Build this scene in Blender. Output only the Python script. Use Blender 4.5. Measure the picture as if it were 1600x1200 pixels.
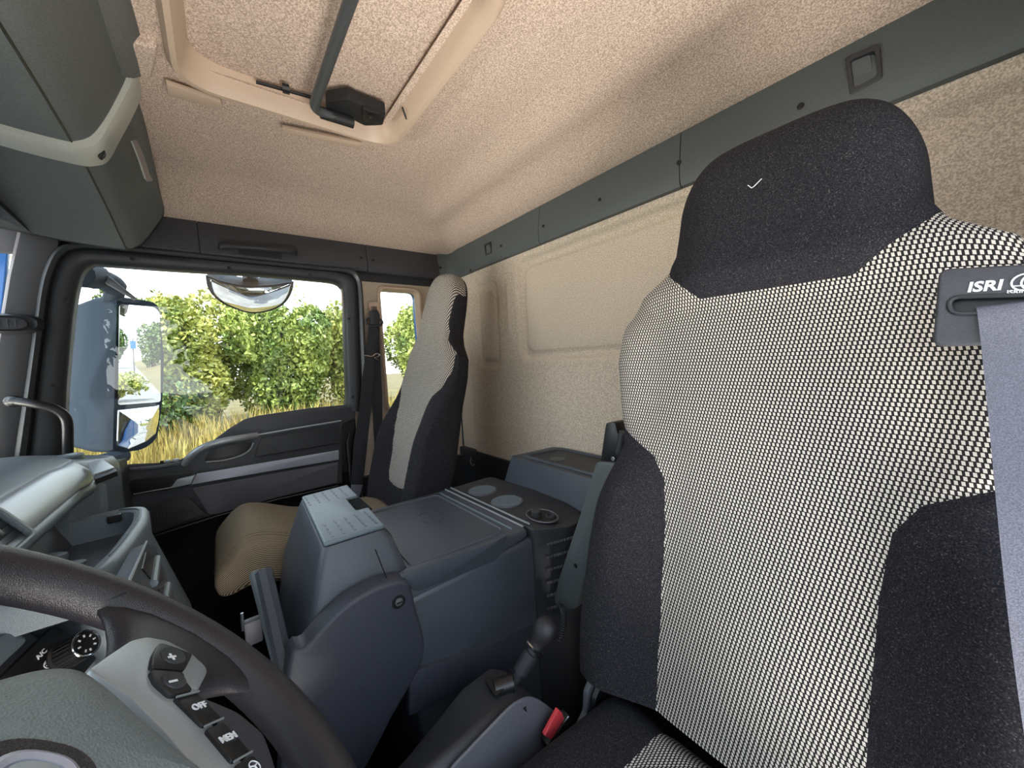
import bpy, bmesh, math, random
from mathutils import Vector as V, Matrix
random.seed(7)
S = bpy.context.scene
for o in list(bpy.data.objects): bpy.data.objects.remove(o, do_unlink=True)
COL = S.collection
# ------------------------------------------------------------------ camera, sky, sun, exposure
FPX = 585.0
CAM = V((-0.84, 0.0, 1.15))
cx_ = V((340-800, 600-585, -FPX)).normalized()
cr_ = V((1544-800, 600-520, -FPX)); cr_ = (cr_ - cx_*cr_.dot(cx_)).normalized()
cy_ = -cr_; cz_ = cx_.cross(cy_)
ROT = Matrix((cx_, cy_, cz_))                      # camera axes -> world axes
cd = bpy.data.cameras.new('camera'); cam = bpy.data.objects.new('camera', cd); COL.objects.link(cam)
cd.sensor_width = 36.0; cd.lens = FPX/1600*36.0; cd.clip_start = 0.01; cd.clip_end = 500
cam.matrix_world = Matrix.Translation(CAM) @ ROT.to_4x4()
S.camera = cam
w = bpy.data.worlds.new('sky'); S.world = w; w.use_nodes = True
nt = w.node_tree; nt.nodes.clear()
bg = nt.nodes.new('ShaderNodeBackground'); out = nt.nodes.new('ShaderNodeOutputWorld')
tc = nt.nodes.new('ShaderNodeTexCoord'); sx = nt.nodes.new('ShaderNodeSeparateXYZ')
rp = nt.nodes.new('ShaderNodeValToRGB')
rp.color_ramp.elements[0].position = 0.0; rp.color_ramp.elements[0].color = (0.96, 0.98, 1.0, 1)
rp.color_ramp.elements[1].position = 0.8; rp.color_ramp.elements[1].color = (0.62, 0.80, 1.0, 1)
nt.links.new(tc.outputs['Generated'], sx.inputs[0]); nt.links.new(sx.outputs['Z'], rp.inputs[0])
nt.links.new(rp.outputs[0], bg.inputs[0]); bg.inputs[1].default_value = 3.2
nt.links.new(bg.outputs[0], out.inputs[0])
sd = bpy.data.lights.new('sun', 'SUN'); sd.energy = 9.0; sd.angle = 0.02; sd.color = (1.0, 0.93, 0.82)
sun = bpy.data.objects.new('sun', sd); COL.objects.link(sun)
SUN = V((-0.22, 0.42, 0.88)).normalized()          # towards the sun: ahead and to the driver's side
sun.rotation_euler = SUN.to_track_quat('Z', 'Y').to_euler()
# lamps added to lift the headliner, standing in for ground bounce: in at the open driver's door and in under the windscreen
def area(name, loc, target, sx_, sy_, e, col=(1.0, 0.95, 0.88)):
    l = bpy.data.lights.new(name, 'AREA'); l.shape = 'RECTANGLE'; l.size = sx_; l.size_y = sy_; l.energy = e; l.color = col
    o = bpy.data.objects.new(name, l); COL.objects.link(o); o.location = loc
    o.rotation_euler = (V(target)-V(loc)).to_track_quat('-Z', 'Y').to_euler(); return o
area('door_fill_lamp', (-1.75, -0.05, -0.28), (0.5, -0.25, 1.9), 1.2, 1.0, 85)
area('windscreen_fill_lamp', (0.35, 1.35, 0.55), (0.55, -0.25, 1.85), 1.8, 0.8, 88)
S.view_settings.view_transform = 'Standard'; S.view_settings.look = 'None'
S.view_settings.gamma = 1.0; S.view_settings.use_curve_mapping = False
S.view_settings.exposure = 0.42

# ------------------------------------------------------------------ measuring helpers: a sight line met with a real plane
def ray(px, py): return ROT @ V((px-800, 600-py, -FPX))
def PX(px, py, x):
    d = ray(px, py); return CAM + d*((x-CAM.x)/d.x)
def PY(px, py, y):
    d = ray(px, py); return CAM + d*((y-CAM.y)/d.y)
def PZ(px, py, z):
    d = ray(px, py); return CAM + d*((z-CAM.z)/d.z)
def PP(px, py, p0, n):
    d = ray(px, py); return CAM + d*((p0-CAM).dot(n)/d.dot(n))
def XS(pts, x): return [PX(a, b, x) for a, b in pts]
def YS(pts, y): return [PY(a, b, y) for a, b in pts]
def ZS(pts, z): return [PZ(a, b, z) for a, b in pts]

# ------------------------------------------------------------------ materials
def mat(name, col, rough=0.6, metal=0.0, spec=0.5, var=0.12, nscale=300.0, bump=0.0, bscale=900.0, col2=None):
    m = bpy.data.materials.new(name); m.use_nodes = True
    t = m.node_tree; b = t.nodes['Principled BSDF']
    b.inputs['Roughness'].default_value = rough; b.inputs['Metallic'].default_value = metal
    b.inputs['Specular IOR Level'].default_value = spec
    tcn = t.nodes.new('ShaderNodeTexCoord')
    n = t.nodes.new('ShaderNodeTexNoise'); n.inputs['Scale'].default_value = nscale; n.inputs['Detail'].default_value = 2.0
    r = t.nodes.new('ShaderNodeValToRGB')
    c2 = col2 or tuple(c*(1+var) for c in col); c1 = col if col2 else tuple(c*(1-var) for c in col)
    r.color_ramp.elements[0].position = 0.36; r.color_ramp.elements[0].color = (*c1, 1)
    r.color_ramp.elements[1].position = 0.64; r.color_ramp.elements[1].color = (*c2, 1)
    t.links.new(tcn.outputs['Object'], n.inputs['Vector']); t.links.new(n.outputs['Fac'], r.inputs[0])
    t.links.new(r.outputs[0], b.inputs['Base Color'])
    if bump:
        n2 = t.nodes.new('ShaderNodeTexNoise'); n2.inputs['Scale'].default_value = bscale; n2.inputs['Detail'].default_value = 1.0
        bp = t.nodes.new('ShaderNodeBump'); bp.inputs['Strength'].default_value = bump; bp.inputs['Distance'].default_value = 0.001
        t.links.new(tcn.outputs['Object'], n2.inputs['Vector']); t.links.new(n2.outputs['Fac'], bp.inputs['Height'])
        t.links.new(bp.outputs[0], b.inputs['Normal'])
    return m
M = {}
M['headliner'] = mat('headliner_felt', (0.40, 0.295, 0.225), 0.95, spec=0.1, nscale=330, col2=(0.77, 0.62, 0.51), bump=0.3, bscale=500)
M['felt_wall'] = mat('rear_felt', (0.44, 0.36, 0.28), 0.95, spec=0.1, nscale=330, col2=(0.74, 0.64, 0.52), bump=0.3, bscale=500)
M['beige_plastic'] = mat('beige_plastic', (0.56, 0.42, 0.31), 0.45, var=0.03, bump=0.1)
M['ivory_plastic'] = mat('ivory_plastic', (0.52, 0.53, 0.47), 0.45, var=0.03, bump=0.1)
M['green_grey'] = mat('green_grey_plastic', (0.078, 0.090, 0.092), 0.55, var=0.06, bump=0.2)
M['console_cloth'] = mat('console_cloth', (0.135, 0.150, 0.145), 0.7, var=0.12, bump=0.3, bscale=700)
M['roll_cloth'] = mat('roll_cloth', (0.13, 0.13, 0.12), 0.9, var=0.10, bump=0.3)
M['charcoal'] = mat('charcoal_plastic', (0.026, 0.028, 0.033), 0.5, var=0.08, bump=0.2)
M['dark_grey'] = mat('dark_grey_plastic', (0.050, 0.052, 0.062), 0.5, var=0.08, bump=0.2)
M['mid_grey'] = mat('mid_grey_plastic', (0.10, 0.10, 0.115), 0.5, var=0.06, bump=0.2)
M['pillar_grey'] = mat('pillar_grey_plastic', (0.105, 0.105, 0.112), 0.6, var=0.05, bump=0.2)
M['dash_blue'] = mat('dash_blue_grey', (0.14, 0.175, 0.20), 0.42, var=0.05, bump=0.25)
M['console_blue'] = mat('console_blue_grey', (0.058, 0.066, 0.083), 0.40, var=0.10, bump=0.35, bscale=700)
M['tunnel_blue'] = mat('tunnel_blue_grey', (0.040, 0.044, 0.060), 0.5, var=0.10, bump=0.35, bscale=700)
M['flap_blue'] = mat('flap_light_blue_grey', (0.13, 0.165, 0.19), 0.42, var=0.08, bump=0.4, bscale=700)
M['silver'] = mat('silver_lacquer', (0.36, 0.39, 0.41), 0.38, metal=0.4, var=0.02)
M['silver_strip'] = mat('silver_strip', (0.40, 0.41, 0.48), 0.4, metal=0.3, var=0.03)
M['chrome'] = mat('chrome', (0.75, 0.76, 0.78), 0.15, metal=1.0, var=0.01)
M['steel'] = mat('brushed_steel', (0.32, 0.34, 0.36), 0.4, metal=0.9, var=0.1)
M['rubber'] = mat('black_rubber', (0.014, 0.014, 0.015), 0.55, var=0.05)
M['black'] = mat('black_plastic', (0.010, 0.010, 0.011), 0.4, var=0.05)
M['seal'] = mat('grey_seal_rubber', (0.06, 0.066, 0.07), 0.40, var=0.05)
M['leather'] = mat('black_wheel_leather', (0.022, 0.020, 0.024), 0.36, var=0.12, nscale=500, bump=0.55, bscale=1100)
M['pad'] = mat('wheel_pad_grey', (0.17, 0.205, 0.21), 0.5, var=0.05, bump=0.8, bscale=650)
M['velour'] = mat('black_velour', (0.009, 0.009, 0.012), 0.95, spec=0.15, nscale=650, col2=(0.032, 0.030, 0.034), bump=0.4, bscale=900)
_r = [n for n in M['velour'].node_tree.nodes if n.type == 'VALTORGB'][0]; _e = _r.color_ramp.elements.new(0.72); _e.color = (0.11, 0.10, 0.10, 1)
M['webbing'] = mat('grey_belt_webbing', (0.17, 0.17, 0.21), 0.75, var=0.25, nscale=900, bump=0.4, bscale=900)
M['black_webbing'] = mat('black_belt_webbing', (0.020, 0.021, 0.026), 0.7, var=0.2, nscale=900)
M['carpet'] = mat('black_carpet', (0.010, 0.010, 0.011), 0.95, spec=0.1, var=0.4, bump=0.4)
M['red'] = mat('red_button', (0.62, 0.05, 0.06), 0.4, var=0.03)
M['white_ink'] = mat('white_ink', (0.85, 0.86, 0.88), 0.5, var=0.0)
M['print_grey'] = mat('grey_ink', (0.22, 0.24, 0.25), 0.5, var=0.0)
M['blue_paint'] = mat('blue_paint', (0.03, 0.10, 0.28), 0.25, var=0.02)
M['mirror_shell'] = mat('mirror_shell_blue_grey', (0.011, 0.018, 0.028), 0.6, spec=0.08, var=0.05)
M['asphalt'] = mat('asphalt', (0.17, 0.165, 0.16), 0.9, var=0.15, nscale=3)
M['skin'] = mat('skin', (0.50, 0.27, 0.19), 0.55, var=0.06, nscale=60)
M['straw'] = mat('straw_grass', (0.22, 0.155, 0.035), 0.8, nscale=3, col2=(0.42, 0.34, 0.09))
M['soil'] = mat('grassy_soil', (0.06, 0.05, 0.012), 0.9, nscale=2, col2=(0.11, 0.085, 0.022))
M['bark'] = mat('bark', (0.05, 0.035, 0.02), 0.9, nscale=20, var=0.3)
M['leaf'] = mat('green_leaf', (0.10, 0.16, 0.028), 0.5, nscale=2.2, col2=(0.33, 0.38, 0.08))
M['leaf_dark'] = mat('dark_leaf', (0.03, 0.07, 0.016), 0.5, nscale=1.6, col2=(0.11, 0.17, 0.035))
M['leaf_yellow'] = mat('yellow_leaf', (0.14, 0.18, 0.025), 0.5, nscale=2.2, col2=(0.42, 0.41, 0.09))
M['mirror'] = mat('mirror_glass', (0.86, 0.88, 0.89), 0.0, metal=1.0, var=0.0)
M['sign_blue'] = mat('sign_blue', (0.01, 0.10, 0.45), 0.4, var=0.0)
M['white_paint'] = mat('white_paint', (0.7, 0.7, 0.7), 0.4, var=0.02)
def glass(name, tint=(0.97, 0.99, 0.98), ior=1.5):
    m = bpy.data.materials.new(name); m.use_nodes = True; t = m.node_tree; t.nodes.clear()
    o = t.nodes.new('ShaderNodeOutputMaterial'); mx = t.nodes.new('ShaderNodeMixShader'); fr = t.nodes.new('ShaderNodeFresnel')
    tr = t.nodes.new('ShaderNodeBsdfTransparent'); gl = t.nodes.new('ShaderNodeBsdfGlossy')
    tr.inputs[0].default_value = (*tint, 1); gl.inputs['Roughness'].default_value = 0.0; fr.inputs[0].default_value = ior
    t.links.new(fr.outputs[0], mx.inputs[0]); t.links.new(tr.outputs[0], mx.inputs[1]); t.links.new(gl.outputs[0], mx.inputs[2])
    t.links.new(mx.outputs[0], o.inputs[0]); return m
M['glass'] = glass('window_glass')
def checked():
    m = mat('checked_seat_cloth', (0.5, 0.5, 0.5), 0.9, spec=0.1, var=0.0); t = m.node_tree; b = t.nodes['Principled BSDF']
    uv = t.nodes.new('ShaderNodeUVMap'); sp = t.nodes.new('ShaderNodeSeparateXYZ'); t.links.new(uv.outputs[0], sp.inputs[0])
    def mth(op, a, bb=None, c=None):
        n = t.nodes.new('ShaderNodeMath'); n.operation = op
        for i, q in enumerate((a, bb, c)):
            if q is None: continue
            if isinstance(q, (int, float)): n.inputs[i].default_value = q
            else: t.links.new(q, n.inputs[i])
        return n.outputs[0]
    r = mth('DIVIDE', sp.outputs[1], 0.0053); row = mth('FLOOR', r); fv = mth('FRACT', r)
    c = mth('DIVIDE', sp.outputs[0], 0.0051)
    c = mth('ADD', c, mth('MULTIPLY', row, 0.22)); c = mth('SUBTRACT', c, mth('MULTIPLY', fv, 0.16)); fu = mth('FRACT', c)
    a = mth('LESS_THAN', fu, 0.54); d = mth('LESS_THAN', fv, 0.79); k = mth('MULTIPLY', a, d)
    n = t.nodes.new('ShaderNodeTexNoise'); n.inputs['Scale'].default_value = 60; t.links.new(uv.outputs[0], n.inputs['Vector'])
    mx = t.nodes.new('ShaderNodeMix'); mx.data_type = 'RGBA'
    mx.inputs[6].default_value = (0.020, 0.018, 0.019, 1); mx.inputs[7].default_value = (0.60, 0.55, 0.49, 1)
    t.links.new(k, mx.inputs[0]); t.links.new(mx.outputs[2], b.inputs['Base Color'])
    return m
M['check'] = checked()
def ribbed():
    m = mat('ribbed_seat_cloth', (0.5, 0.5, 0.5), 0.9, spec=0.1, var=0.0); t = m.node_tree; b = t.nodes['Principled BSDF']
    uv = t.nodes.new('ShaderNodeUVMap'); wv = t.nodes.new('ShaderNodeTexWave'); wv.bands_direction = 'X'
    wv.inputs['Scale'].default_value = 60; wv.inputs['Distortion'].default_value = 0.2
    t.links.new(uv.outputs[0], wv.inputs['Vector'])
    r = t.nodes.new('ShaderNodeValToRGB'); r.color_ramp.elements[0].position = 0.25; r.color_ramp.elements[0].color = (0.07, 0.055, 0.04, 1)
    r.color_ramp.elements[1].position = 0.6; r.color_ramp.elements[1].color = (0.42, 0.34, 0.24, 1)
    t.links.new(wv.outputs['Fac'], r.inputs[0]); t.links.new(r.outputs[0], b.inputs['Base Color']); return m
M['rib'] = ribbed()

# ------------------------------------------------------------------ object helpers
OFF = {}
def tag(o, label=None, cat=None, group=None, kind=None):
    if label: o['label'] = label
    if cat: o['category'] = cat
    if group: o['group'] = group
    if kind: o['kind'] = kind
    return o
def thing(name, loc, label=None, cat=None, group=None, kind=None):
    o = bpy.data.objects.new(name, None); COL.objects.link(o); o.location = loc; OFF[o.name] = V(loc)
    o.empty_display_size = 0.05
    return tag(o, label, cat, group, kind)
def obj(name, vf, m, parent=None, smooth=False, angle=35, uvs=None, origin=None):
    vs, fs = vf
    vs = [V(p) for p in vs]
    if parent is None:
        if origin is None:
            n = max(len(vs), 1); origin = V((sum(p.x for p in vs)/n, sum(p.y for p in vs)/n, min(p.z for p in vs)))
        off = V(origin)
    else: off = OFF[parent.name]
    me = bpy.data.meshes.new(name); me.from_pydata([tuple(p-off) for p in vs], [], [tuple(f) for f in fs])
    me.materials.append(M[m] if isinstance(m, str) else m)
    if uvs is not None:
        ul = me.uv_layers.new(name='UVMap')
        for lp in me.loops: ul.data[lp.index].uv = uvs[lp.vertex_index]
    me.validate(); me.update()
    o = bpy.data.objects.new(name, me); COL.objects.link(o)
    if parent is None: o.location = off
    else: o.parent = parent
    OFF[o.name] = off
    if smooth:
        me.polygons.foreach_set('use_smooth', [True]*len(me.polygons))
        if angle: me.set_sharp_from_angle(angle=math.radians(angle))
    return o
def merge(*vfs):
    vs, fs = [], []
    for a, b in vfs:
        k = len(vs); vs += list(a); fs += [tuple(i+k for i in f) for f in b]
    return vs, fs
def from_bm(bm):
    bm.verts.index_update(); vs = [v.co.copy() for v in bm.verts]; fs = [tuple(v.index for v in f.verts) for f in bm.faces]; bm.free(); return vs, fs
def hexa(c, bev=0.0, seg=2):
    """c: 8 corners, bottom ring 0-3 then top ring 4-7"""
    bm = bmesh.new(); vs = [bm.verts.new(p) for p in c]
    for f in ((0,1,2,3),(4,5,6,7),(0,1,5,4),(1,2,6,5),(2,3,7,6),(3,0,4,7)): bm.faces.new([vs[i] for i in f])
    bmesh.ops.recalc_face_normals(bm, faces=bm.faces)
    if bev: bmesh.ops.bevel(bm, geom=bm.edges[:], offset=bev, segments=seg, affect='EDGES', profile=0.5, clamp_overlap=True)
    return from_bm(bm)
def box(a, b, bev=0.0, seg=2):
    x0, y0, z0 = a; x1, y1, z1 = b
    return hexa([(x0,y0,z0),(x1,y0,z0),(x1,y1,z0),(x0,y1,z0),(x0,y0,z1),(x1,y0,z1),(x1,y1,z1),(x0,y1,z1)], bev, seg)
def obox(c, u, v, n, su, sv, sn, bev=0.0, seg=2):
    c = V(c); P = []
    for k in (-1, 1):
        for a, b in ((-1,-1),(1,-1),(1,1),(-1,1)): P.append(c + u*(a*su/2) + v*(b*sv/2) + n*(k*sn/2))
    return hexa(P, bev, seg)
def prism(pts, vec, bev=0.0, seg=2):
    """closed 3-D outline pushed along vec"""
    bm = bmesh.new(); vec = V(vec)
    a = [bm.verts.new(p) for p in pts]; b = [bm.verts.new(V(p)+vec) for p in pts]; n = len(pts)
    bm.faces.new(a); bm.faces.new(b)
    for i in range(n): bm.faces.new((a[i], a[(i+1) % n], b[(i+1) % n], b[i]))
    bmesh.ops.recalc_face_normals(bm, faces=bm.faces)
    if bev:
        caps = [e for e in bm.edges if all(v in a for v in e.verts) or all(v in b for v in e.verts)]
        bmesh.ops.bevel(bm, geom=caps, offset=bev, segments=seg, affect='EDGES', profile=0.5, clamp_overlap=True)
    return from_bm(bm)
def frame(pts, n):
    n = V(n).normalized(); u = V((0,0,1)).cross(n)
    if u.length < 0.3: u = V((1,0,0)); u = (u - n*u.dot(n))
    u.normalize(); return n, u, n.cross(u)
def plate(loops, n, th, bev=0.0, seg=2, center=False):
    """flat panel with holes: loops = [outer, hole, ...] of 3-D points; grows along n by th"""
    n, u, v = frame(loops[0], n); o0 = V(loops[0][0])
    cu = bpy.data.curves.new('tmp', 'CURVE'); cu.dimensions = '2D'; cu.fill_mode = 'BOTH'
    cu.extrude = max(th/2-bev, 1e-5); cu.bevel_depth = bev; cu.bevel_resolution = seg; cu.offset = -bev
    for lp in loops:
        sp = cu.splines.new('POLY'); sp.points.add(len(lp)-1); sp.use_cyclic_u = True
        for q, p in zip(sp.points, lp):
            d = V(p)-o0; q.co = (d.dot(u), d.dot(v), 0, 1)
    ob = bpy.data.objects.new('tmp', cu); me = ob.to_mesh()
    sh = 0 if center else th/2
    vs = [o0 + u*p.co.x + v*p.co.y + n*(p.co.z+sh) for p in me.vertices]; fs = [tuple(f.vertices) for f in me.polygons]
    ob.to_mesh_clear(); bpy.data.objects.remove(ob); bpy.data.curves.remove(cu)
    bm = bmesh.new(); bv = [bm.verts.new(p) for p in vs]
    for f in fs:
        try: bm.faces.new([bv[i] for i in f])
        except ValueError: pass
    bmesh.ops.remove_doubles(bm, verts=bm.verts, dist=1e-6)
    bmesh.ops.recalc_face_normals(bm, faces=bm.faces)
    return from_bm(bm)
def rnd(pts, r, n=5, closed=True):
    """round the corners of a 3-D outline; r may be a list"""
    pts = [V(p) for p in pts]; N = len(pts); out = []
    for i, p in enumerate(pts):
        ri = r[i] if isinstance(r, (list, tuple)) else r
        if ri <= 0 or (not closed and i in (0, N-1)): out.append(p); continue
        a = pts[i-1]-p; b = pts[(i+1) % N]-p
        la, lb = a.length, b.length
        k = min(ri, la*0.48, lb*0.48); A = p+a/la*k; B = p+b/lb*k
        for j in range(n+1):
            t = j/n; out.append(A*(1-t)**2 + p*2*t*(1-t) + B*t*t)
    return out
def spline(pts, n=6, closed=False):
    pts = [V(p) for p in pts]; N = len(pts); out = []
    rng = range(N) if closed else range(N-1)
    for i in rng:
        p1, p2 = pts[i], pts[(i+1) % N]
        p0 = pts[i-1] if (closed or i > 0) else p1*2-p2
        p3 = pts[(i+2) % N] if (closed or i+2 < N) else p2*2-p1
        for j in range(n):
            t = j/n
            out.append(0.5*((2*p1)+(p2-p0)*t+(2*p0-5*p1+4*p2-p3)*t*t+(3*p1-p0-3*p2+p3)*t**3))
    if not closed: out.append(pts[-1])
    return out
def tube(path, r, k=10, closed=False, up=None, flat=1.0, caps=True):
    """swept round (or flattened) tube; r number or list"""
    path = [V(p) for p in path]; N = len(path); vs, fs = [], []
    prev = None
    for i, p in enumerate(path):
        if closed: t = path[(i+1) % N]-path[i-1]
        else: t = path[min(i+1, N-1)]-path[max(i-1, 0)]
        t.normalize()
        if up is not None: a = V(up) - t*V(up).dot(t)
        elif prev is None: a = t.orthogonal()
        else: a = prev - t*prev.dot(t)
        a.normalize(); prev = a; b = t.cross(a)
        ri = r[i] if isinstance(r, (list, tuple)) else r
        for j in range(k):
            th = 2*math.pi*j/k; vs.append(p + a*(math.cos(th)*ri*flat) + b*(math.sin(th)*ri))
    for i in range(N if closed else N-1):
        i2 = (i+1) % N
        for j in range(k): fs.append((i*k+j, i*k+(j+1) % k, i2*k+(j+1) % k, i2*k+j))
    if not closed and caps: fs.append(tuple(range(k))[::-1]); fs.append(tuple((N-1)*k+j for j in range(k)))
    return vs, fs
def grid(rows, closed_u=False, closed_v=False, flip=False):
    n, m = len(rows), len(rows[0]); vs = [p for r in rows for p in r]; fs = []
    for i in range(n if closed_v else n-1):
        for j in range(m if closed_u else m-1):
            a, b = i*m+j, i*m+(j+1) % m; i2 = (i+1) % n
            f = (a, b, i2*m+(j+1) % m, i2*m+j); fs.append(f[::-1] if flip else f)
    return vs, fs
def loft(rings, cap=True):
    vs, fs = grid(rings, closed_u=True); m = len(rings[0])
    if cap: fs.append(tuple(range(m))[::-1]); fs.append(tuple((len(rings)-1)*m+j for j in range(m)))
    bm = bmesh.new(); bv = [bm.verts.new(p) for p in vs]
    for f in fs: bm.faces.new([bv[i] for i in f])
    bmesh.ops.recalc_face_normals(bm, faces=bm.faces)
    return from_bm(bm)
def lathe(c, axis, prof, k=20):
    """prof: list of (radius, height along axis)"""
    c = V(c); ax = V(axis).normalized(); a = ax.orthogonal().normalized(); b = ax.cross(a)
    rings = [[c + ax*h + (a*math.cos(2*math.pi*j/k) + b*math.sin(2*math.pi*j/k))*max(r, 1e-5) for j in range(k)] for r, h in prof]
    return loft(rings)
def screw(c, n, r, parent, m='black', name='screw'):
    c = V(c); return obj(name, lathe(c, n, [(r, -0.001), (r, 0.0012), (r*0.75, 0.0016), (r*0.6, 0.0004), (0, 0.0004)], 12), m, parent, True)
def text(s, c, u, n, size, parent, m='white_ink', name='lettering', th=0.0004, shear=0.0, bold=0.012):
    u = V(u).normalized(); n = V(n).normalized(); v = n.cross(u).normalized()
    cu = bpy.data.curves.new('tmp', 'FONT'); cu.body = s; cu.size = size; cu.align_x = 'CENTER'; cu.align_y = 'CENTER'
    cu.extrude = th; cu.shear = shear; cu.resolution_u = 3; cu.offset = size*bold
    ob = bpy.data.objects.new('tmp', cu); COL.objects.link(ob)
    dg = bpy.context.evaluated_depsgraph_get(); me = ob.evaluated_get(dg).to_mesh()
    vs = [V(c) + u*p.co.x + v*p.co.y + n*(p.co.z) for p in me.vertices]; fs = [tuple(f.vertices) for f in me.polygons]
    ob.evaluated_get(dg).to_mesh_clear(); bpy.data.objects.remove(ob); bpy.data.curves.remove(cu)
    return obj(name, (vs, fs), m, parent)
def clip(vs, fs, g, attrs):
    """split a triangle mesh along g = 0 -> (pos, neg), each (verts, faces, attrs)"""
    res = []
    for sgn in (1, -1):
        nv, nf, na, mp, em = [], [], [], {}, {}
        def vid(i):
            if i not in mp: mp[i] = len(nv); nv.append(vs[i]); na.append(attrs[i])
            return mp[i]
        def eid(i, j):
            k = (min(i, j), max(i, j))
            if k not in em:
                a, b = k; t = g[a]/(g[a]-g[b]); em[k] = len(nv)
                nv.append(vs[a]*(1-t)+vs[b]*t); na.append(tuple(p*(1-t)+q*t for p, q in zip(attrs[a], attrs[b])))
            return em[k]
        for f in fs:
            ins = [g[i]*sgn > 0 for i in f]
            if all(ins): nf.append(tuple(vid(i) for i in f)); continue
            if not any(ins): continue
            poly = []
            for q in range(len(f)):
                i, j = f[q], f[(q+1) % len(f)]
                if ins[q]: poly.append(vid(i))
                if ins[q] != ins[(q+1) % len(f)]: poly.append(eid(i, j))
            if len(poly) > 2: nf.append(tuple(poly))
        res.append((nv, nf, na))
    return res
def sdpoly(x, y, P):
    """signed distance to a 2-D outline, positive inside"""
    d = 1e9; ins = False; n = len(P)
    for i in range(n):
        ax, ay = P[i]; bx, by = P[(i+1) % n]
        ex, ey = bx-ax, by-ay; L = ex*ex+ey*ey
        t = max(0, min(1, ((x-ax)*ex+(y-ay)*ey)/L)) if L else 0
        q = (x-ax-ex*t)**2+(y-ay-ey*t)**2
        if q < d: d = q
        if (ay > y) != (by > y) and x < (bx-ax)*(y-ay)/(by-ay)+ax: ins = not ins
    d = math.sqrt(d); return d if ins else -d
def interp(t, tab):
    if t <= tab[0][0]: return tab[0][1]
    for (a, p), (b, q) in zip(tab, tab[1:]):
        if t <= b:
            k = (t-a)/(b-a); k = k*k*(3-2*k); return p+(q-p)*k
    return tab[-1][1]
def lerp(t, tab):
    if t <= tab[0][0]: return tab[0][1]
    for (a, p), (b, q) in zip(tab, tab[1:]):
        if t <= b: return p+(q-p)*(t-a)/(b-a)
    return tab[-1][1]
X_, Y_, Z_ = V((1,0,0)), V((0,1,0)), V((0,0,1))
# ================================================================== THE CAB SHELL
XR, YB = 1.02, -1.09        # passenger side wall, rear wall
# floor
obj('floor', box((-1.1, -1.12, -0.06), (1.1, 0.9, 0.0)), 'carpet')['kind'] = 'structure'
# rear wall with pressed recesses
def rrect(x, z, x0, x1, z0, z1, r):
    cx, cz = (x0+x1)/2, (z0+z1)/2; dx = abs(x-cx)-(x1-x0)/2+r; dz = abs(z-cz)-(z1-z0)/2+r
    return r - math.hypot(max(dx, 0), max(dz, 0)) - min(max(dx, dz), 0)
def sm(t): t = max(0, min(1, t)); return t*t*(3-2*t)
def rear_h(x, z):
    h = 0.0
    d = rrect(x, z, -0.60, 0.465, 1.13, 1.585, 0.06); h -= 0.024*sm(d/0.024)
    d2 = rrect(x, z, -0.56, 0.425, 1.165, 1.545, 0.05); h += 0.013*sm(d2/0.018)
    d = rrect(x, z, 0.60, 0.80, 1.10, 1.54, 0.05); h -= 0.015*sm(d/0.024)
    d = rrect(x, z, 0.625, 0.775, 1.14, 1.50, 0.04); h += 0.011*sm(d/0.016)
    d = rrect(x, z, 0.505, 0.535, 1.23, 1.49, 0.008); h += 0.007*sm(d/0.006)
    d = rrect(x, z, -1.0, -0.66, 1.13, 1.57, 0.06); h -= 0.018*sm(d/0.022)
    h -= 0.02*sm((x-0.86)/0.05)*sm((1.6-z)/0.2)
    return h
xs = [-1.06+i*2.10/260 for i in range(261)]; zs = [0.40+i*1.26/170 for i in range(171)]
wr = obj('wall_rear', grid([[V((x, YB+0.02+rear_h(x, z), z)) for x in xs] for z in zs], flip=True), 'felt_wall', smooth=True, angle=None)
wr['kind'] = 'structure'
low = obj('rear_lower_panel', box((-1.06, YB-0.02, 0.0), (1.06, YB+0.03, 0.66), 0.004), 'charcoal', wr)
obj('outer_skin', box((-1.1, YB-0.06, -0.06), (1.1, YB-0.022, 1.95)), 'blue_paint', wr)
# ceiling: flat felt headliner that falls in a cove to the trims, with the hatch opening left free
HX0, HX1, HY0, HY1 = -0.28, 0.285, -0.435, 0.03
def ceil_z(x, y):
    zr = lerp(abs(x), [(0, 1.853), (0.55, 1.853), (0.80, 1.828), (0.885, 1.797), (0.905, 1.782), (1.02, 1.728)])
    zb = interp(-y, [(0, 1.853), (0.70, 1.853), (0.88, 1.815), (1.09, 1.748)])
    k = 0.012; a, b = zr, zb; h = max(0, min(1, 0.5+0.5*(b-a)/k)); return b*(1-h)+a*h - k*h*(1-h)
cxs = sorted(set([round(-1.06+i*0.02, 4) for i in range(107)] + [HX0, HX1])); cys = sorted(set([round(-1.10+i*0.02, 4) for i in range(91)] + [HY0, HY1]))
vs = [V((x, y, ceil_z(x, y))) for y in cys for x in cxs]; fs = []
nx = len(cxs)
for j in range(len(cys)-1):
    for i in range(nx-1):
        mx_, my_ = (cxs[i]+cxs[i+1])/2, (cys[j]+cys[j+1])/2
        if HX0 < mx_ < HX1 and HY0 < my_ < HY1: continue
        fs.append((j*nx+i, (j+1)*nx+i, (j+1)*nx+i+1, j*nx+i+1))
ce = obj('ceiling', (vs, fs), 'headliner', smooth=True, angle=None); ce['kind'] = 'structure'
obj('roof_skin', box((-1.12, -1.13, 1.93), (1.12, 0.80, 1.96)), 'blue_paint', ce)
bump_px = ZS([(203, 66), (248, 76), (236, 126), (212, 122)], 1.83)
obj('moulded_boss', prism(rnd(bump_px, 0.012, 4), (0, 0, 0.03), 0.012, 3), 'headliner', ce)

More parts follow.
